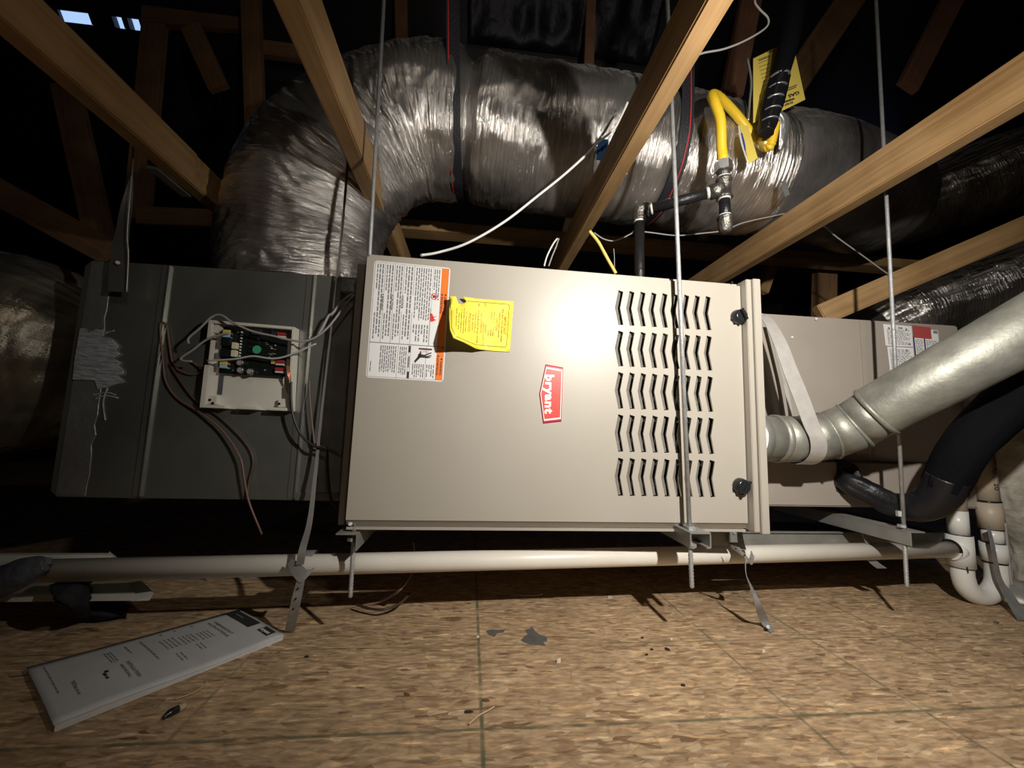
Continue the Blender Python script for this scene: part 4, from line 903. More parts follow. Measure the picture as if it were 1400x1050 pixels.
# white plastic trough
tr = thing('plastic_trough', 'white plastic trough lying behind the left end of the drain pipe', 'trough', (-1.1, 1.0, 0))
def px3(px, py, Y): return P(px, py, Y=Y)
bk, ft_ = 1.02, .90
zbk = P(150, 756, Y=bk).z; zft = P(205, 821, Y=ft_).z
zft = max(zft, .004)
xbk = P(150, 756, Y=bk).x; xft = P(186, 822, Y=ft_).x
bm = NB()
prof = [(ft_, zft), (ft_, zft+.012), (ft_+.012, zft+.012), (bk-.016, zbk-.012), (bk-.014, zbk), (bk, zbk), (bk+.002, zbk-.02), (ft_+.014, zft-.002)]
def xe(y): return xft+(xbk-xft)*(y-ft_)/(bk-ft_)
hexa(bm, [V((-2.2, y, z)) for y, z in prof], [V((xe(y), y, z)) for y, z in prof]); bmesh.ops.recalc_face_normals(bm, faces=bm.faces); obj('trough_body', bm, WPL, tr)
bm = NB(); hexa(bm, [px3(149, 755, bk), px3(168, 770, bk-.03), px3(210, 812, ft_), px3(204, 821, ft_), px3(180, 822, ft_), px3(146, 770, bk-.03)], [p+V((-.006, .008, .0)) for p in (px3(149, 755, bk), px3(168, 770, bk-.03), px3(210, 812, ft_), px3(204, 821, ft_), px3(180, 822, ft_), px3(146, 770, bk-.03))]); bmesh.ops.recalc_face_normals(bm, faces=bm.faces); obj('end_cap', bm, WPL, tr)
boxo('end_tab', px3(168, 776, .965), px3(178, 766, .975), WPL, tr)
# black rag
bm = NB(); tube(bm, [P(90, 797, Y=.88), P(105, 812, Y=.87), P(125, 826, Z=.02), P(150, 834, Z=.018), P(168, 836, Z=.012)], [.012, .018, .026, .028, .008], seg=8, nring=26, disp=foildisp(30, .012, 30, 4), flat=(.6, 1.3))
rg = obj('cloth_rag', bm, CLOTHB); tag(rg, 'crumpled black rag lying in front of the white trough', 'cloth')
bm = NB()
for a, b in (((122, 838), (110, 843)), ((128, 840), (119, 844)), ((134, 841), (126, 846))): tube(bm, [P(*a, Z=.006), P(*b, Z=.003)], [.003, .0012], seg=1, nring=6)
obj('frayed_threads', bm, WIREG, rg)

# ================================================================== HANGER STRAPS
def strap(label, pts, w, dirs, m=STRAPM, holes=(), loopc=None, thick=.0012, name='hanger_strap'):
    t = thing(name, label, 'strap', pts[-1])
    bm = NB(); ribbon(bm, pts, w, thick, dirs); obj('band', bm, m, t)
    for h in holes:
        cyl('hole', h+V((0, -.0008, 0)), h+V((0, -.0022, 0)), .0023, BLKPL, t, 8)
    return t
FXd = V((1, 0, 0)); 
s1 = strap('long perforated metal strap looped round the drain pipe, left of the furnace', [P(475, 215, Y=.95), P(475, 229, Y=.95), P(467, 320, Y=.945), P(455, 430, Y=.94), P(440, 560, Y=.935), P(432, 640, Y=.925), P(424, 710, Y=.88), P(414, 750, Y=.842), P(410, 772, Y=.835)],
      [.006, .006, .005, .004, .005, .007, .010, .013, .014], [FXd]*4+[V((1, .2, 0))]*5, m=mat('shaded_strap_steel', (.17, .16, .15), .5, .3))  # upper run in a darker strap steel, furnace shade put into the colour
s1b = NB(); 
def ringband(par, c, r, w, m, tilt=0):
    bm = NB(); pts = []; d = []
    for a in range(0, 361, 20):
        aa = math.radians(a); pts.append(c+V((tilt*math.cos(aa), math.sin(aa)*r, math.cos(aa)*r))); d.append(V((1, 0, -.0)))
    ribbon(bm, pts, [w]*len(pts), .0014, d, seg=2); return obj('pipe_loop', bm, m, par)
c = A+(B-A)*((410-34)/1268*.97); c = P(410, 774, Y=.872); ringband(s1, V((c.x, A.y+(B.y-A.y)*.30, A.z+(B.z-A.z)*.30)), .024, .022, STRAPM, .010)
bm = NB(); pts = [P(396, 768, Y=.842), P(405, 778, Y=.838), P(416, 788, Y=.838), P(428, 779, Y=.842)]; ribbon(bm, pts, [.012, .024, .024, .010], .0014, [V((.5, 0, 1))]*4); obj('twisted_wrap', bm, STRAPM, s1)
bm = NB(); tl = [P(413, 786, Y=.838), P(409, 803, Y=.842), P(403, 830, Y=.848), P(396, 863, Z=.004)]; ribbon(bm, tl, [.013, .016, .018, .019], .0012, [FXd]*4); obj('tail', bm, STRAPM, s1)
for px, py in ((408, 804), (405, 818), (401.5, 832)): cyl('hole', P(px, py, Y=.842)+V((0, -.001, 0)), P(px, py, Y=.842)+V((0, -.004, 0)), .0018, BLKPL, s1, 8)
s2 = strap('short perforated strap looped round the drain pipe with its tail screwed to the floor', [P(1010, 712, Y=.93), P(1012, 735, Y=.91), P(1015, 752, Y=.875)], [.012, .014, .018], [FXd]*3)
cpx = P(1018, 756, Y=.94); ringband(s2, V((cpx.x, A.y+(B.y-A.y)*.775, A.z+(B.z-A.z)*.775)), .0235, .018, STRAPM, -.012)
bm = NB(); ribbon(bm, [P(1000, 748, Y=.875), P(1010, 753, Y=.862), P(1020, 762, Y=.858), P(1026, 768, Y=.864), P(1029, 757, Y=.87)], [.010, .016, .020, .014, .014], .0014, [V((-.5, 0, 1))]*5); obj('twisted_wrap', bm, STRAPM, s2)
bm = NB(); ribbon(bm, [P(1019, 768, Y=.862), P(1020, 785, Y=.86), P(1028, 805, Y=.855), P(1037, 828, Y=.85), P(1046, 850, Z=.012), P(1056, 864, Z=.002)], [.004, .006, .010, .016, .024, .016], .0012, [V((.3, 1, 0)), V((.6, 1, 0)), V((1, .6, 0)), FXd, V((1, .2, 0)), V((1, .4, 0))]); obj('tail', bm, STRAPM, s2)
cyl('tail_screw', P(1050, 857, Z=.010), P(1050, 857, Z=.014), .0035, ZINC, s2, 8)
for px, py, yy in ((1006, 750, .862), (1018, 759, .855)): cyl('hole', P(px, py, Y=yy), P(px, py, Y=yy-.004), .0018, BLKPL, s2, 8)
s4 = strap('dull strap piece hooked over the pipe beside the right angle bar', [P(1180, 718, Y=.97), P(1186, 735, Y=.965), P(1192, 750, Y=.96)], [.020, .022, .022], [FXd]*3, m=GALVD)
bm = NB(); ribbon(bm, [P(1186, 760, Y=.975), P(1196, 770, Y=.965), P(1206, 777, Y=.955)], [.022, .024, .026], .002, [FXd]*3); obj('tail', bm, GALVD, s4)
s3 = strap('thin hanging metal strip with a bright edge before the plenum left end', [P(182, 190, Y=1.0), P(180, 240, Y=.96), P(170, 300, Y=.945), P(163, 350, Y=.94), P(162, 399, Y=.935)], [.002, .006, .026, .036, .040], [V((.3, 1, 0)), V((.6, 1, 0)), FXd, FXd, FXd], m=mat('dark_strip_steel', (.12, .12, .115), .6, .3))
tubeo('edge_highlight', [P(182, 215, Y=.97), P(178, 265, Y=.94), P(174, 320, Y=.932), P(175.5, 350, Y=.93), P(173, 399, Y=.93)], .0014, ALU, s3, nring=6)  # thin pale bead added as the highlight along the strip edge
cyl('rivet', P(161, 359, Y=.938), P(161, 359, Y=.932), .004, ALU, s3, 8)

# ================================================================== VENT PIPE
vt = thing('vent_pipe', 'dusty galvanised flue vent pipe rising to the right from the furnace side', 'pipe', P(1040, 600, Y=.90))
vr = .055
a0 = V((.6165, .90, .417)); 
def vseg(name, pts, r, m=VENTM, n=36, seg=1): return tubeo(name, pts, r, m, vt, seg=seg, nring=n)
vseg('collar', [a0, a0+V((.11, 0, 0))], .054); vseg('collar_bead', [a0+V((.10, 0, 0)), a0+V((.105, 0, 0)), a0+V((.112, 0, 0)), a0+V((.117, 0, 0))], [.054, .0572, .0572, .054])
vseg('collar_bead', [a0+V((.062, 0, 0)), a0+V((.064, 0, 0)), a0+V((.068, 0, 0)), a0+V((.070, 0, 0))], [.054, .0555, .0555, .054])
bm = NB(); tube(bm, [a0+V((.034, 0, 0)), a0+V((.066, 0, 0))], .0562, seg=1, nring=36); obj('clamp_band', bm, GALVD, vt)
# round label on the collar
bm = NB(); 
def lmap(u, v): 
    aa = -math.pi/2+v/.056; return V((.6325+u, .90+math.sin(aa)*.0566, .417+math.cos(aa)*.0566*-1 if False else .417+math.sin(v/.056)*.0566))
vs = []; 
def lmap(u, v): aa = v/.056; return V((.6325+u, .90-math.cos(aa)*.0566, .417+math.sin(aa)*.0566))
addmap(bm, [(0.002, -.055), (.022, -.050), (.030, -.02), (.032, .012), (.026, .042), (.002, .055)], [(0, 1, 2, 3, 4, 5)], lmap)
bmesh.ops.triangulate(bm, faces=bm.faces); bmesh.ops.subdivide_edges(bm, edges=bm.edges, cuts=3, use_grid_fill=True)
for v in bm.verts:
    z = v.co.z-.417; z = max(-.0562, min(.0562, z)); v.co.y = .90-math.sqrt(max(0, .0568**2-z*z))
cl_ = obj('collar_label', bm, LABELW, vt)
bm = NB()
for k in range(9):
    vv = -.04+k*.0095; addmap(bm, *rect(.012+rnd.uniform(0, .004), vv, .026, vv+.003), lambda u, v: lmap(u, v)+V((0, -.0006, 0)))
stuff(obj('label_print', bm, INKG, cl_))
e0 = a0+V((.115, 0, 0)); e1 = V((.855, .892, .425)); 
p1 = V((.898, .86, .452)); p2 = V((.905, .848, .466)); pE = V((1.03, .64, .634)); dirp = (pE-V((.905, .84, .47))).normalized()
q0 = V((.800, .90, .417))
# three gored elbow segments, each a short straight piece with a raised bead
els = [a0+V((.10, 0, 0)), q0, V((.852, .888, .428)), V((.893, .858, .454)), V((.918, .818, .490))]
for i in range(len(els)-1):
    a, b = els[i], els[i+1]; vseg('elbow_segment', [a, b], vr-.0005*(i % 2))
    if i: 
        d = (els[i+1]-els[i-1]).normalized(); vseg('elbow_bead', [a-d*.004, a-d*.0015, a+d*.0015, a+d*.004], [vr, vr+.003, vr+.003, vr])
st = els[-1]; far = pE+(pE-st)*1.0
vseg('straight_pipe', [st-(far-st).normalized()*.012, st, far], [vr+.003, vr+.0035, vr+.0035]); dd = (far-st).normalized()
vseg('straight_pipe_bead', [st-dd*.014, st-dd*.011, st-dd*.006, st-dd*.003], [vr+.003, vr+.006, vr+.006, vr+.003])
mm_ = V((.866, .83, .476))
bm = NB(); tube(bm, [mm_, mm_+V((.003, -.006, -.004)), mm_+V((.007, -.004, -.006))], .0013, nring=6); obj('stamped_mark', bm, ALU, vt)
# aluminium strap carrying the vent pipe
vs_ = thing('vent_strap', 'wide bright aluminium strap carrying the vent pipe elbow', 'strap', P(1110, 600, Y=.84))
cS = V((.815, .90, .417))
tb = [P(1036, 429, Y=.93), P(1050, 438, Y=.91), P(1067, 470, Y=.885), P(1080, 505, Y=.868), P(1094, 540, Y=.855)]
xs_ = P(1119, 600, Y=.84).x
for a in (62, 90, 120, 150, 180, 210, 240, 270): aa = math.radians(a); tb.append(V((xs_-.010+.016*min(1, (a-62)/70), .898-math.sin(aa)*.0605, .419+math.cos(aa)*.0605)))
bm = NB(); ribbon(bm, tb, [.028, .030, .034, .037, .039]+[.040]*8, .0014, [V((1, .1, .15))]*2+[V((1, 0, .3))]*2+[V((1, 0, .2))]+[FXd]*8); obj('strap_band', bm, ALU, vs_)
bm = NB(); ribbon(bm, [P(1052, 440, Y=.965), P(1062, 480, Y=.965), P(1072, 520, Y=.962), P(1080, 560, Y=.955), P(1082, 590, Y=.96)], [.010, .010, .010, .012, .012], .0014, [FXd]*5); obj('strap_return', bm, ALU, vs_)

# ================================================================== REFRIGERANT LINES, INSULATION at right
rl = thing('refrigerant_line', 'thick black foam-covered refrigerant line sagging at the far right', 'pipe', P(1270, 690, Y=.86))
bm = NB(); tube(bm, [P(1500, 440, Y=.66), P(1425, 505, Y=.70), P(1375, 555, Y=.74), P(1325, 608, Y=.78), P(1298, 650, Y=.81), P(1290, 668, Y=.82)], [.048, .046, .043, .040, .038, .036], seg=8, nring=28, disp=foildisp(40, .0015, 20, 2)); obj('foam_sleeve', bm, FOAM, rl)
bm = NB(); tube(bm, [P(1297, 652, Y=.81), P(1284, 676, Y=.83), P(1258, 691, Y=.86), P(1222, 689, Y=.90), P(1190, 674, Y=.94), P(1160, 660, Y=.97), P(1148, 652, Y=1.01)], [.036, .037, .033, .027, .024, .024, .024], seg=8, nring=28, disp=foildisp(43, .004, 45, 3)); obj('taped_joint', bm, RUBBER, rl)
tubeo('flange_ring', [P(1150, 652, Y=.993), P(1150, 652, Y=.985)], [.045, .040], RUBBER, rl, seg=1, nring=24)
cable('copper_line', [(1430, 535, .80), (1400, 566, .82), (1372, 588, .84), (1346, 612, .86), (1325, 645, .88), (1310, 670, .90), (1296, 690, .93), (1270, 700, .97)], .9, .0055, COPD, 'thin dull copper line below the black foam line', 'pipe')
bm = NB(); tube(bm, [P(1392, 470, Y=1.12), P(1388, 540, Y=1.10), P(1378, 610, Y=1.08), P(1402, 690, Y=1.10), P(1425, 760, Y=1.12), P(1432, 850, Y=1.12)], [.11, .10, .085, .09, .08, .09], seg=14, nring=60, disp=foildisp(50, .018, 14, 3)); tag(obj('insulation_wrap', bm, INSUL), 'crumpled pale insulation wrap at the right edge behind the copper line', 'insulation')
bm = NB(); tube(bm, [P(1352, 800, Y=1.12), P(1375, 812, Y=1.06), P(1395, 825, Y=1.02), P(1440, 836, Y=1.0)], [.02, .05, .06, .06], seg=10, nring=40, disp=foildisp(52, .008, 14, 3)); o = tag(obj('plastic_sheet', bm, mat('pale_sheet', (.36, .36, .33), .4, .2, var=.2, vscale=20)), 'pale plastic bundle on the floor right of the drain trap', 'plastic')
bm = NB(); ribbon(bm, [P(1351, 720, Y=.955), P(1357, 745, Y=.95), P(1366, 790, Y=.95), P(1380, 815, Y=.94), P(1400, 848, Z=.003)], [.010, .012, .016, .03, .035], .001, [FXd]*5); tag(obj('hanger_strap', bm, STRAPM), 'loose grey strap draped from the trap to the floor', 'strap')
cable('cable', [(1374, 715), (1378, 750), (1381, 785), (1384, 800)], .96, .003, WIREG, 'grey cord hanging right of the drain trap')

# ================================================================== GAS PIPING
gp = thing('gas_pipe', 'black iron gas pipe with elbow, tee and capped drip leg above the furnace', 'pipe', P(873, 376, Y=.97))
e = P(874, 290, Y=.97); tee = P(990, 258, Y=.88)
cyl('vertical_pipe', V((e.x, e.y, .70)), e-V((0, 0, .01)), .0132, BLACKP, gp, 20)
de = (tee-e).normalized()
tubeo('elbow', [e-V((0, 0, .024)), e-V((0, 0, .008)), e+V((.002, -.001, .004)), e+de*.012+V((0, 0, .006)), e+de*.028], [.0185, .0175, .018, .0175, .0185], FITTING, gp, seg=5, nring=20)
cyl('thread_sealant', e-V((0, 0, .029)), e-V((0, 0, .024)), .0140, THREADT, gp, 16); cyl('thread_sealant', e+de*.028, e+de*.033, .0142, THREADT, gp, 16)
cyl('horizontal_pipe', e+de*.03, tee-de*.02, .0132, BLACKP, gp, 20)
cyl('thread_sealant', tee-de*.040, tee-de*.031, .0145, THREADT, gp, 16); cyl('tee_branch', tee-de*.032, tee, .0185, FITTING, gp, 20)
tubeo('tee_body', [tee-V((0, 0, .026)), tee-V((0, 0, .020)), tee-V((0, 0, .019)), tee+V((0, 0, .019)), tee+V((0, 0, .020)), tee+V((0, 0, .026))], [.019, .019, .0165, .0165, .019, .019], FITTING, gp, seg=1, nring=20)
cyl('thread_sealant', tee-V((0, 0, .030)), tee-V((0, 0, .026)), .0142, THREADT, gp, 16)
dpn = P(992, 300, Y=.88); cyl('drip_leg', tee-V((0, 0, .028)), V((tee.x+.001, tee.y, dpn.z)), .0132, BLACKP, gp, 20)
capc = P(991, 311, Y=.88); tubeo('pipe_cap', [V((tee.x, tee.y, dpn.z+.006)), V((tee.x, tee.y, dpn.z+.001)), V((tee.x, tee.y, dpn.z)), V((tee.x, tee.y, capc.z)), V((tee.x, tee.y, capc.z-.010)), V((tee.x, tee.y, capc.z-.014))], [.0185, .0185, .0165, .0165, .014, .006], FITTING, gp, seg=1, nring=20)
cyl('thread_sealant', V((tee.x, tee.y, dpn.z+.011)), V((tee.x, tee.y, dpn.z+.006)), .0145, THREADT, gp, 16)
un = tee+V((0, 0, .026))
cyl('thread_sealant', un, un+V((0, 0, .006)), .0150, THREADT, gp, 16); cyl('nipple', un+V((0, 0, .006)), un+V((0, 0, .022)), .0145, FITTING, gp, 20)
bm = NB(); tube(bm, [un+V((0, 0, .020)), un+V((0, 0, .044))], .0205, seg=1, nring=6)
for f in bm.faces: f.smooth = False
obj('union_nut', bm, mat('bright_fitting', (.55, .56, .58), .3, .9), gp)
hs = un+V((0, 0, .044))
# yellow corrugated flexible hose
hz = thing('gas_hose', 'yellow corrugated gas hose arching from the union behind the black pipe', 'hose', hs)
hp = [hs, hs+V((0, .005, .04)), P(985, 165, Y=.87), P(977, 140, Y=.875), P(974, 130, Y=.90), P(985, 135, Y=.93), P(1005, 155, Y=.955), P(1025, 180, Y=.965), P(1042, 198, Y=.96), P(1052, 200, Y=.94), P(1056, 188, Y=.93), P(1060, 170, Y=.925)]
L = 0
bm = NB(); tube(bm, hp, .0118, seg=26, nring=18, disp=lambda L, a, t: .0011*math.sin(L*2*math.pi/.0052)); obj('hose_body', bm, YELLOW, hz)
cyl('coupling', P(1040, 192, Y=.955), P(1050, 200, Y=.945), .0155, mat('brass_coupling', (.72, .52, .12), .3, .5), hz, 16)
# black foam pipe with foil tape bands
bp_ = thing('insulated_pipe', 'black insulated pipe with silver tape bands dropping in front of the gas tag', 'pipe', P(1055, 172, Y=.90))
pA = P(1094, -60, Y=.86); pB = P(1082, 40, Y=.88); pC = P(1066, 105, Y=.90); pD = P(1055, 150, Y=.905); pE2 = P(1048, 182, Y=.905)
bm = NB(); tube(bm, [pA, pB, pC], [.026, .025, .022], seg=6, nring=24); obj('foam_sleeve', bm, FOAM, bp_)
bm = NB(); tube(bm, [pC, pD, pE2], [.023, .021, .017], seg=10, nring=28, disp=foildisp(60, .003, 60, 2)); obj('taped_section', bm, RUBBER, bp_)
for k, (t0, ww) in enumerate(((.02, .006), (.22, .0035), (.42, .0045), (.62, .003), (.80, .003))):
    c0 = pC+(pE2-pC)*t0; d = (pE2-pC).normalized(); sd = (d+V((.25, 0, .35))).normalized()
    tubeo('tape_band', [c0-sd*ww/2, c0+sd*ww/2], .0250-.004*t0, TAPEF, bp_, seg=1, nring=24)
bm = NB(); tube(bm, [P(1062, 150, Y=.93), P(1072, 165, Y=.935), P(1070, 190, Y=.95), P(1066, 205, Y=.96)], [.004, .014, .012, .003], seg=8, nring=24, disp=foildisp(61, .005, 70, 3), flat=(1, .5)); obj('torn_foil', bm, TAPEF, bp_)
# gas warning tag
gt = thing('gas_tag', 'yellow card tag reading GAS hanging behind the black insulated pipe', 'tag', P(1060, 100, Y=.96))
gq = [P(1030, 80, Y=.95), P(1083, 54, Y=.965), P(1101, 136, Y=.955), P(1064, 154, Y=.945), P(1030, 168, Y=.94)]
bm = NB(); hexa(bm, gq, [p+V((0, .0012, 0)) for p in gq]); bmesh.ops.recalc_face_normals(bm, faces=bm.faces); obj('card', bm, TAGY2, gt)
def gmap(u, v): # photo px on the card plane
    n_ = (gq[1]-gq[0]).cross(gq[3]-gq[0]).normalized(); d = RM @ V((u-700, 525-v, -550)); o_ = V((0, 0, CH)); t = (gq[0]-o_).dot(n_)/d.dot(n_); return o_+d*t+V((0, -.0022, 0))
bm = NB()
def gtext(s, p0, dirv, sz, L_):
    vs, fs = text2d(s, 1, .03); um = max(a for a, b in vs); dx, dy = dirv; 
    addmap(bm, [(p0[0]+a/um*L_*dx+b*sz*dy, p0[1]+a/um*L_*dy-b*sz*dx) for a, b in vs], fs, gmap)
gtext('GAS', (1091.5, 125), (-.94, .34), 6, 16); gtext('WARNING', (1085, 134), (-.94, .34), 4, 16); gtext('DO NOT USE', (1083, 139), (-.94, .34), 4, 18)
for (u, v, L_) in ((1089, 117, 16), (1088, 120, 15), (1052, 78, 16), (1056, 70, 8)):
    d = V((-.93, .38)); addmap(bm, [(u, v), (u+d.x*L_, v+d.y*L_), (u+d.x*L_-.3, v+d.y*L_-.9), (u-.3, v-.9)], [(0, 1, 2, 3)], gmap)
textp = [(1052, 76+i*5.5) for i in range(9)]
for (u, v) in textp:
    L_ = 18-(v-76)*.2; d = V((-.93, .38)); addmap(bm, [(u, v), (u+d.x*L_, v+d.y*L_), (u+d.x*L_, v+d.y*L_-.5), (u, v-.5)], [(0, 1, 2, 3)], gmap)
obj('tag_print', bm, INKB, gt)
t2 = thing('paper_tag', 'narrow yellow tag with a blue stripe below the yellow hose', 'tag', P(1022, 200, Y=.93))
bm = NB(); q_ = [P(1011, 170, Y=.95), P(1023, 172, Y=.95), P(1036, 216, Y=.93), P(1024, 224, Y=.93)]; hexa(bm, q_, [p+V((0, .001, 0)) for p in q_]); bmesh.ops.recalc_face_normals(bm, faces=bm.faces); obj('card', bm, TAGY2, t2)
bm = NB(); ribbon(bm, [P(1010, 172, Y=.948), P(1014, 195, Y=.940), P(1022, 222, Y=.928)], [.005, .006, .003], .001, [FXd]*3); obj('pale_edge', bm, WPL, t2)
bm = NB(); ribbon(bm, [P(1014, 182, Y=.942), P(1017, 195, Y=.938), P(1019, 206, Y=.934)], [.003, .005, .003], .001, [FXd]*3); obj('blue_stripe', bm, mat('deep_blue_ink', (.03, .05, .35), .5), t2)
cable('tie_strip', [(1022, 80), (1027, 110), (1025, 140), (1023, 165)], .955, .003, TAPEF, 'pale strip hanging left of the yellow gas tag', 'strip')
bm = NB(); hexa(bm, [P(1068, 248, Y=.985), P(1074, 247, Y=.985), P(1080, 266, Y=.98), P(1073, 269, Y=.98)], [P(1068, 248, Y=.987), P(1074, 247, Y=.987), P(1080, 266, Y=.982), P(1073, 269, Y=.982)]); bmesh.ops.recalc_face_normals(bm, faces=bm.faces); tag(obj('foil_scrap', bm, TAPEF), 'small foil tape scrap dangling under the dark duct', 'tape')

# ================================================================== BOOKLET on the floor
bk_ = thing('installation_booklet', 'thick white installation booklet lying on the boards at lower left', 'booklet', P(200, 920, Z=0))
c4 = [P(36, 913, Z=.011), P(327, 833, Z=.009), P(389, 868, Z=.010), P(73, 992, Z=.011)]  # far-left, far-right, near-right, near-left
def bkp(u, v, z=None, dz=0):
    p = c4[0]*(1-u)*(1-v)+c4[1]*u*(1-v)+c4[2]*u*v+c4[3]*(1-u)*v
    h = .0085+.004*math.sin(v*math.pi)*math.sin(u*2.6+.3)+.0015*math.sin(u*7)*v+(.003*(1-u)**3)
    return V((p.x, p.y, h+dz if z is None else z))
def bkmesh(name, m, zt, zb, inset_=0.0, nu=34, nv=12):
    bm = NB(); tp_ = [[None]*(nv+1) for _ in range(nu+1)]; bt = [[None]*(nv+1) for _ in range(nu+1)]
    for i in range(nu+1):
        for j in range(nv+1):
            u = inset_+(1-2*inset_)*i/nu; v = inset_+(1-2*inset_)*j/nv
            a = bkp(u, v); tp_[i][j] = bm.verts.new((a.x, a.y, a.z+zt if zt is not None else 0)); bt[i][j] = bm.verts.new((a.x, a.y, (a.z+zb) if zb is not None else .001))
    for i in range(nu):
        for j in range(nv):
            bm.faces.new((tp_[i][j], tp_[i+1][j], tp_[i+1][j+1], tp_[i][j+1])).smooth = True; bm.faces.new((bt[i][j+1], bt[i+1][j+1], bt[i+1][j], bt[i][j]))
    for i in range(nu): bm.faces.new((tp_[i][0], bt[i][0], bt[i+1][0], tp_[i+1][0])); bm.faces.new((tp_[i+1][nv], bt[i+1][nv], bt[i][nv], tp_[i][nv]))
    for j in range(nv): bm.faces.new((tp_[0][j+1], bt[0][j+1], bt[0][j], tp_[0][j])); bm.faces.new((tp_[nu][j], bt[nu][j], bt[nu][j+1], tp_[nu][j+1]))
    bmesh.ops.recalc_face_normals(bm, faces=bm.faces); return obj(name, bm, m, bk_)
bkmesh('page_block', PAGES, -.0008, None, .006); bkmesh('cover', PAPER, .0004, -.0006)
fb = lambda u, v: bkp(u, v, dz=.0009)
bm = NB()
def grid(bm, u0, v0, u1, v1, fn, nu=4, nv=6, mi=0):
    vs = [(u0+(u1-u0)*i/nu, v0+(v1-v0)*j/nv) for i in range(nu+1) for j in range(nv+1)]
    fs = [(i*(nv+1)+j, (i+1)*(nv+1)+j, (i+1)*(nv+1)+j+1, i*(nv+1)+j+1) for i in range(nu) for j in range(nv)]
    addmap(bm, vs, fs, fn, mi)
grid(bm, .905, .03, .985, .56, fb); grid(bm, .925, .68, .985, .88, fb); obj('cover_band', bm, INKB, bk_)
# print on the cover: lines run across the booklet's short side
bm = NB()
def bline(u, v0, v1, th):
    v = v0
    while v < v1:
        w_ = rnd.uniform(.03, .07); grid(bm, u, v, u+th, min(v+w_, v1), fb, 1, 2); v += w_+.012
for u, v0, v1, th in ((.05, .10, .62, .006), (.105, .52, .74, .010), (.115, .50, .60, .005)): bline(u, v0, v1, th)
for k in range(3): bline(.27+k*.012, .18, .42, .006)
bline(.36, .15, .35, .008); bline(.43, .13, .62, .010)
for k in range(4): bline(.50+k*.02, .26, .50, .007); bline(.585+k*.02, .30, .50, .007); bline(.67+k*.018, .33, .52, .007)
for k in range(2): bline(.51+k*.02, .62, .78, .007); bline(.62+k*.02, .56, .70, .007)
for u in (.53, .60, .69): bline(u, .10, .14, .012)
stuff(obj('cover_print', bm, INKL, bk_))
def btext(s, u0, v0, su, sv, mi=INKG, nm='cover_title'):
    bm = NB(); vs, fs = text2d(s, 1, .03); um = max(a for a, b in vs); addmap(bm, [(u0+b*su, v0+a/um*sv) for a, b in vs], fs, lambda u, v: bkp(u, v, dz=.0013)); return obj(nm, bm, mi, bk_)
btext('INSTALLATION', .318, .48, .020, .32, INKG); btext('MANUAL', .29, .50, .018, .26, INKG)
btext('THERMOSTAT', .80, .17, .022, .42, INKG); btext('INSTRUCTIONS', .77, .16, .020, .46, INKG)
btext('bryant', .940, .70, .034, .155, INKW, 'cover_logo')
bm = NB(); grid(bm, .945, .12, .953, .30, lambda u, v: bkp(u, v, dz=.0014), 1, 4); stuff(obj('band_print', bm, INKL, bk_))
bm = NB(); grid(bm, .225, .52, .24, .56, fb, 1, 2); bline(.215, .55, .66, .012); obj('cover_mark', bm, INKB, bk_)

# ================================================================== FLOOR DEBRIS
wd = thing('wire_nut_scrap', 'small black and tan scrap lying right of the booklet', 'scrap', P(237, 972, Z=0))
bm = NB(); tube(bm, [P(223, 982, Z=.004), P(232, 975, Z=.005), P(244, 969, Z=.005)], [.0015, .005, .005], nring=10); obj('black_part', bm, BLKPL, wd)
bm = NB(); tube(bm, [P(244, 969, Z=.005), P(254, 964, Z=.005)], [.0052, .004], seg=1, nring=8); obj('tan_part', bm, mat('tan_chip', (.5, .4, .28), .7), wd)
def shv(label, pts, r, m=None): 
    o = tubeo('wood_shaving', [P(a, b, Z=.003) for a, b in pts], r, m or mat('pale_shaving', (.62, .47, .28), .6), None, nring=6); tag(o, label, 'shaving'); return o
shv('thin curved pale shaving beside the booklet middle', [(240, 956), (262, 948), (278, 938), (283, 930)], .0008)
shv('pale straw lying near the long green line', [(641, 990), (655, 978), (666, 972), (676, 966)], .0012)
def chip(label, px, py, s, m, ang=0., h=.003, name='wood_chip'):
    c = P(px, py, Z=0); bm = NB(); n_ = 6; pts = []
    for i in range(n_): a = 2*math.pi*i/n_+rnd.uniform(-.3, .3); pts.append((math.cos(a)*s*rnd.uniform(.7, 1.1), math.sin(a)*s*.45*rnd.uniform(.7, 1.1)))
    R_ = Matrix.Rotation(ang, 3, 'Z')
    hexa(bm, [c+R_@V((x, y, .0004)) for x, y in pts], [c+R_@V((x*.85, y*.8, h)) for x, y in pts]); bmesh.ops.recalc_face_normals(bm, faces=bm.faces)
    return tag(obj(name, bm, m), label, 'chip')
PC = mat('pale_chip', (.74, .68, .56), .6); DC = mat('dark_chip', (.03, .022, .018), .7); BC = mat('brown_chip', (.16, .08, .05), .7)
chip('pale rounded crumb on the boards below the louvres', 764, 906, .0052, PC, .4, .007)
chip('white crumb on the right side boards', 1044, 892, .004, PC, 0, .005)
chip('white crumb near the seam left of centre', 653, 872, .003, PC, 0, .004)
chip('tiny white crumb on the green cross line', 918, 875, .003, PC, .2, .004)
chip('dark splinter right of the four specks', 912, 889, .0055, DC, -.7, .004)
chip('dark speck below the cross line, left of the splinter', 891, 889, .004, DC, .1, .003)
chip('dark speck nearest below the paired specks', 884, 896, .0035, DC, .2, .003)
chip('dark speck above the cross line', 878, 873, .004, DC, .3, .003)
chip('dark speck midway down the right boards', 934, 938, .0045, DC, -.2, .003)
chip('brown flake right of the long seam', 556, 950, .007, BC, -.5, .002)
chip('brown flake on the long green line', 664, 958, .007, BC, -.2, .002)
chip('dark twig flake left of the long green line', 640, 974, .008, DC, .0, .002)
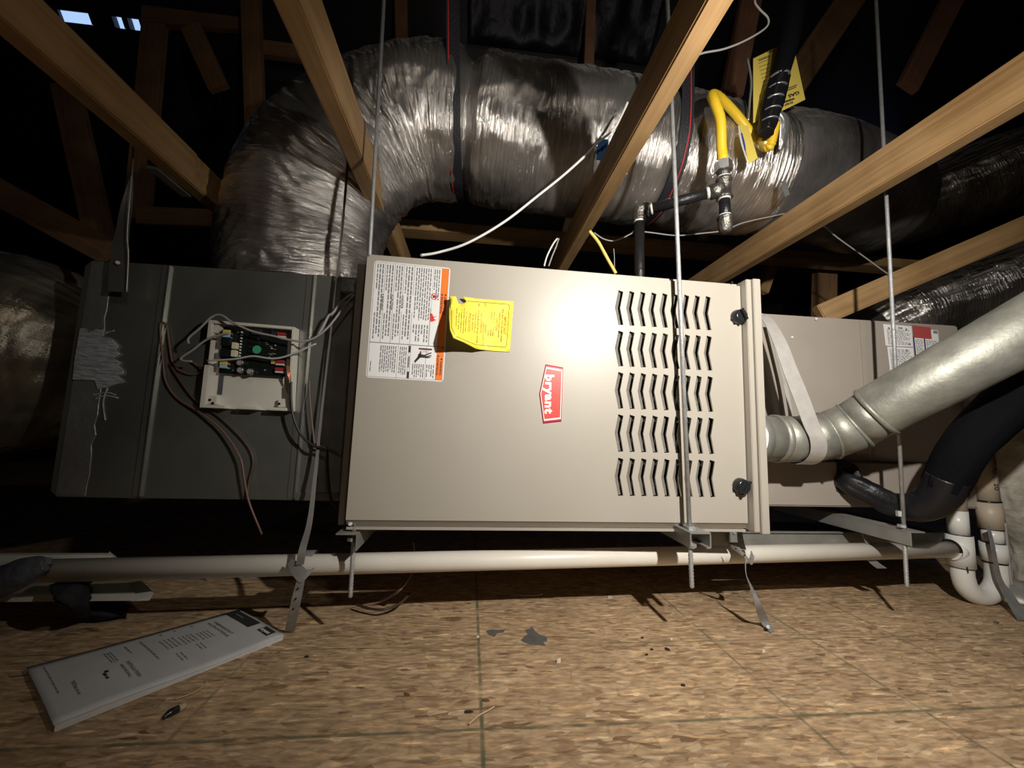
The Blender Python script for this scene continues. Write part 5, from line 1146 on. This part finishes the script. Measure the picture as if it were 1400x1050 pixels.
chip('dark flake near the left green cross line', 419, 899, .0045, DC, .1, .003)
chip('dark pellet beyond the trap on the right boards', 1362, 852, .009, BC, .1, .003)
chip('pale scrap at the pipe shadow edge', 834, 818, .008, mat('grey_scrap', (.4, .37, .33), .6), 0, .006)
# grey paint spill
sp_ = [(712, 876), (716, 871), (722, 867), (718, 862), (728, 857), (732, 864), (738, 868), (748, 872), (748, 877), (742, 878), (746, 883), (734, 882), (724, 881), (716, 878)]
me = shape2d([[(P(x, y, Z=0).x, P(x, y, Z=0).y) for x, y in sp_]], .0006)
for v in me.vertices: v.co.z += .0006
GP = mat('grey_paint_spill', (.13, .125, .12), .5, 0, var=.2, vscale=60)
tag(obj('paint_spill', me, GP), 'grey paint splotch on the boards right of the long green line', 'stain')
me = shape2d([[(P(x, y, Z=0).x, P(x, y, Z=0).y) for x, y in ((665, 863), (672, 861), (681, 862), (690, 861), (688, 865), (680, 866), (676, 871), (668, 868))]], .0006)
for v in me.vertices: v.co.z += .0006
tag(obj('paint_spill', me, GP), 'smaller grey paint spot beside the splotch', 'stain')
# loose flat cable and wire on the floor
bm = NB(); ribbon(bm, [P(565, 742, Y=1.0), P(568, 770, Y=.98), P(560, 790, Y=.97), P(545, 808, Y=.96), P(520, 822, Z=.012), P(494, 828, Z=.004)], [.004, .005, .008, .010, .008, .004], .002, [V((.5, 0, 1))]*6)
tag(obj('flat_cable', bm, mat('brown_strip', (.22, .15, .12), .5)), 'brown flat cable hanging in a curve behind the drain pipe', 'cable')
cable('cable', [(487, 826, .98), (505, 832, .96), (525, 833, .95), (545, 826, .97), (560, 812, 1.0)], .97, .003, mat('dark_loop_cable', (.05, .03, .02), .5), 'dark cable loop on the floor under the furnace left end')
o = tubeo('wire_scrap', [P(656, 808, Z=.004), P(690, 813, Z=.004), P(730, 814, Z=.006), P(742, 812, Z=.012)], .0010, WIREG, None, nring=6); tag(o, 'thin wire scrap lying in the shadow under the furnace', 'wire')

# ------------------------------------------------------------------ repeats share a group
GR = {'ceiling_joist': 'ceiling joists overhead', 'truss_web': 'truss webs behind the ducts', 'insulated_duct': 'flexible insulated ducts', 'threaded_rod': 'threaded hanger rods',
      'hanger_strap': 'metal hanger straps', 'angle_bracket': 'angle brackets under the equipment', 'wood_chip': 'crumbs and chips on the boards', 'wood_shaving': 'shavings on the boards',
      'suspension_band': 'webbing bands round the duct', 'paint_spill': 'grey paint spots on the boards'}
for o in COL.objects:
    k = o.name.split('.')[0]
    if o.parent is None and k in GR: o['group'] = GR[k]
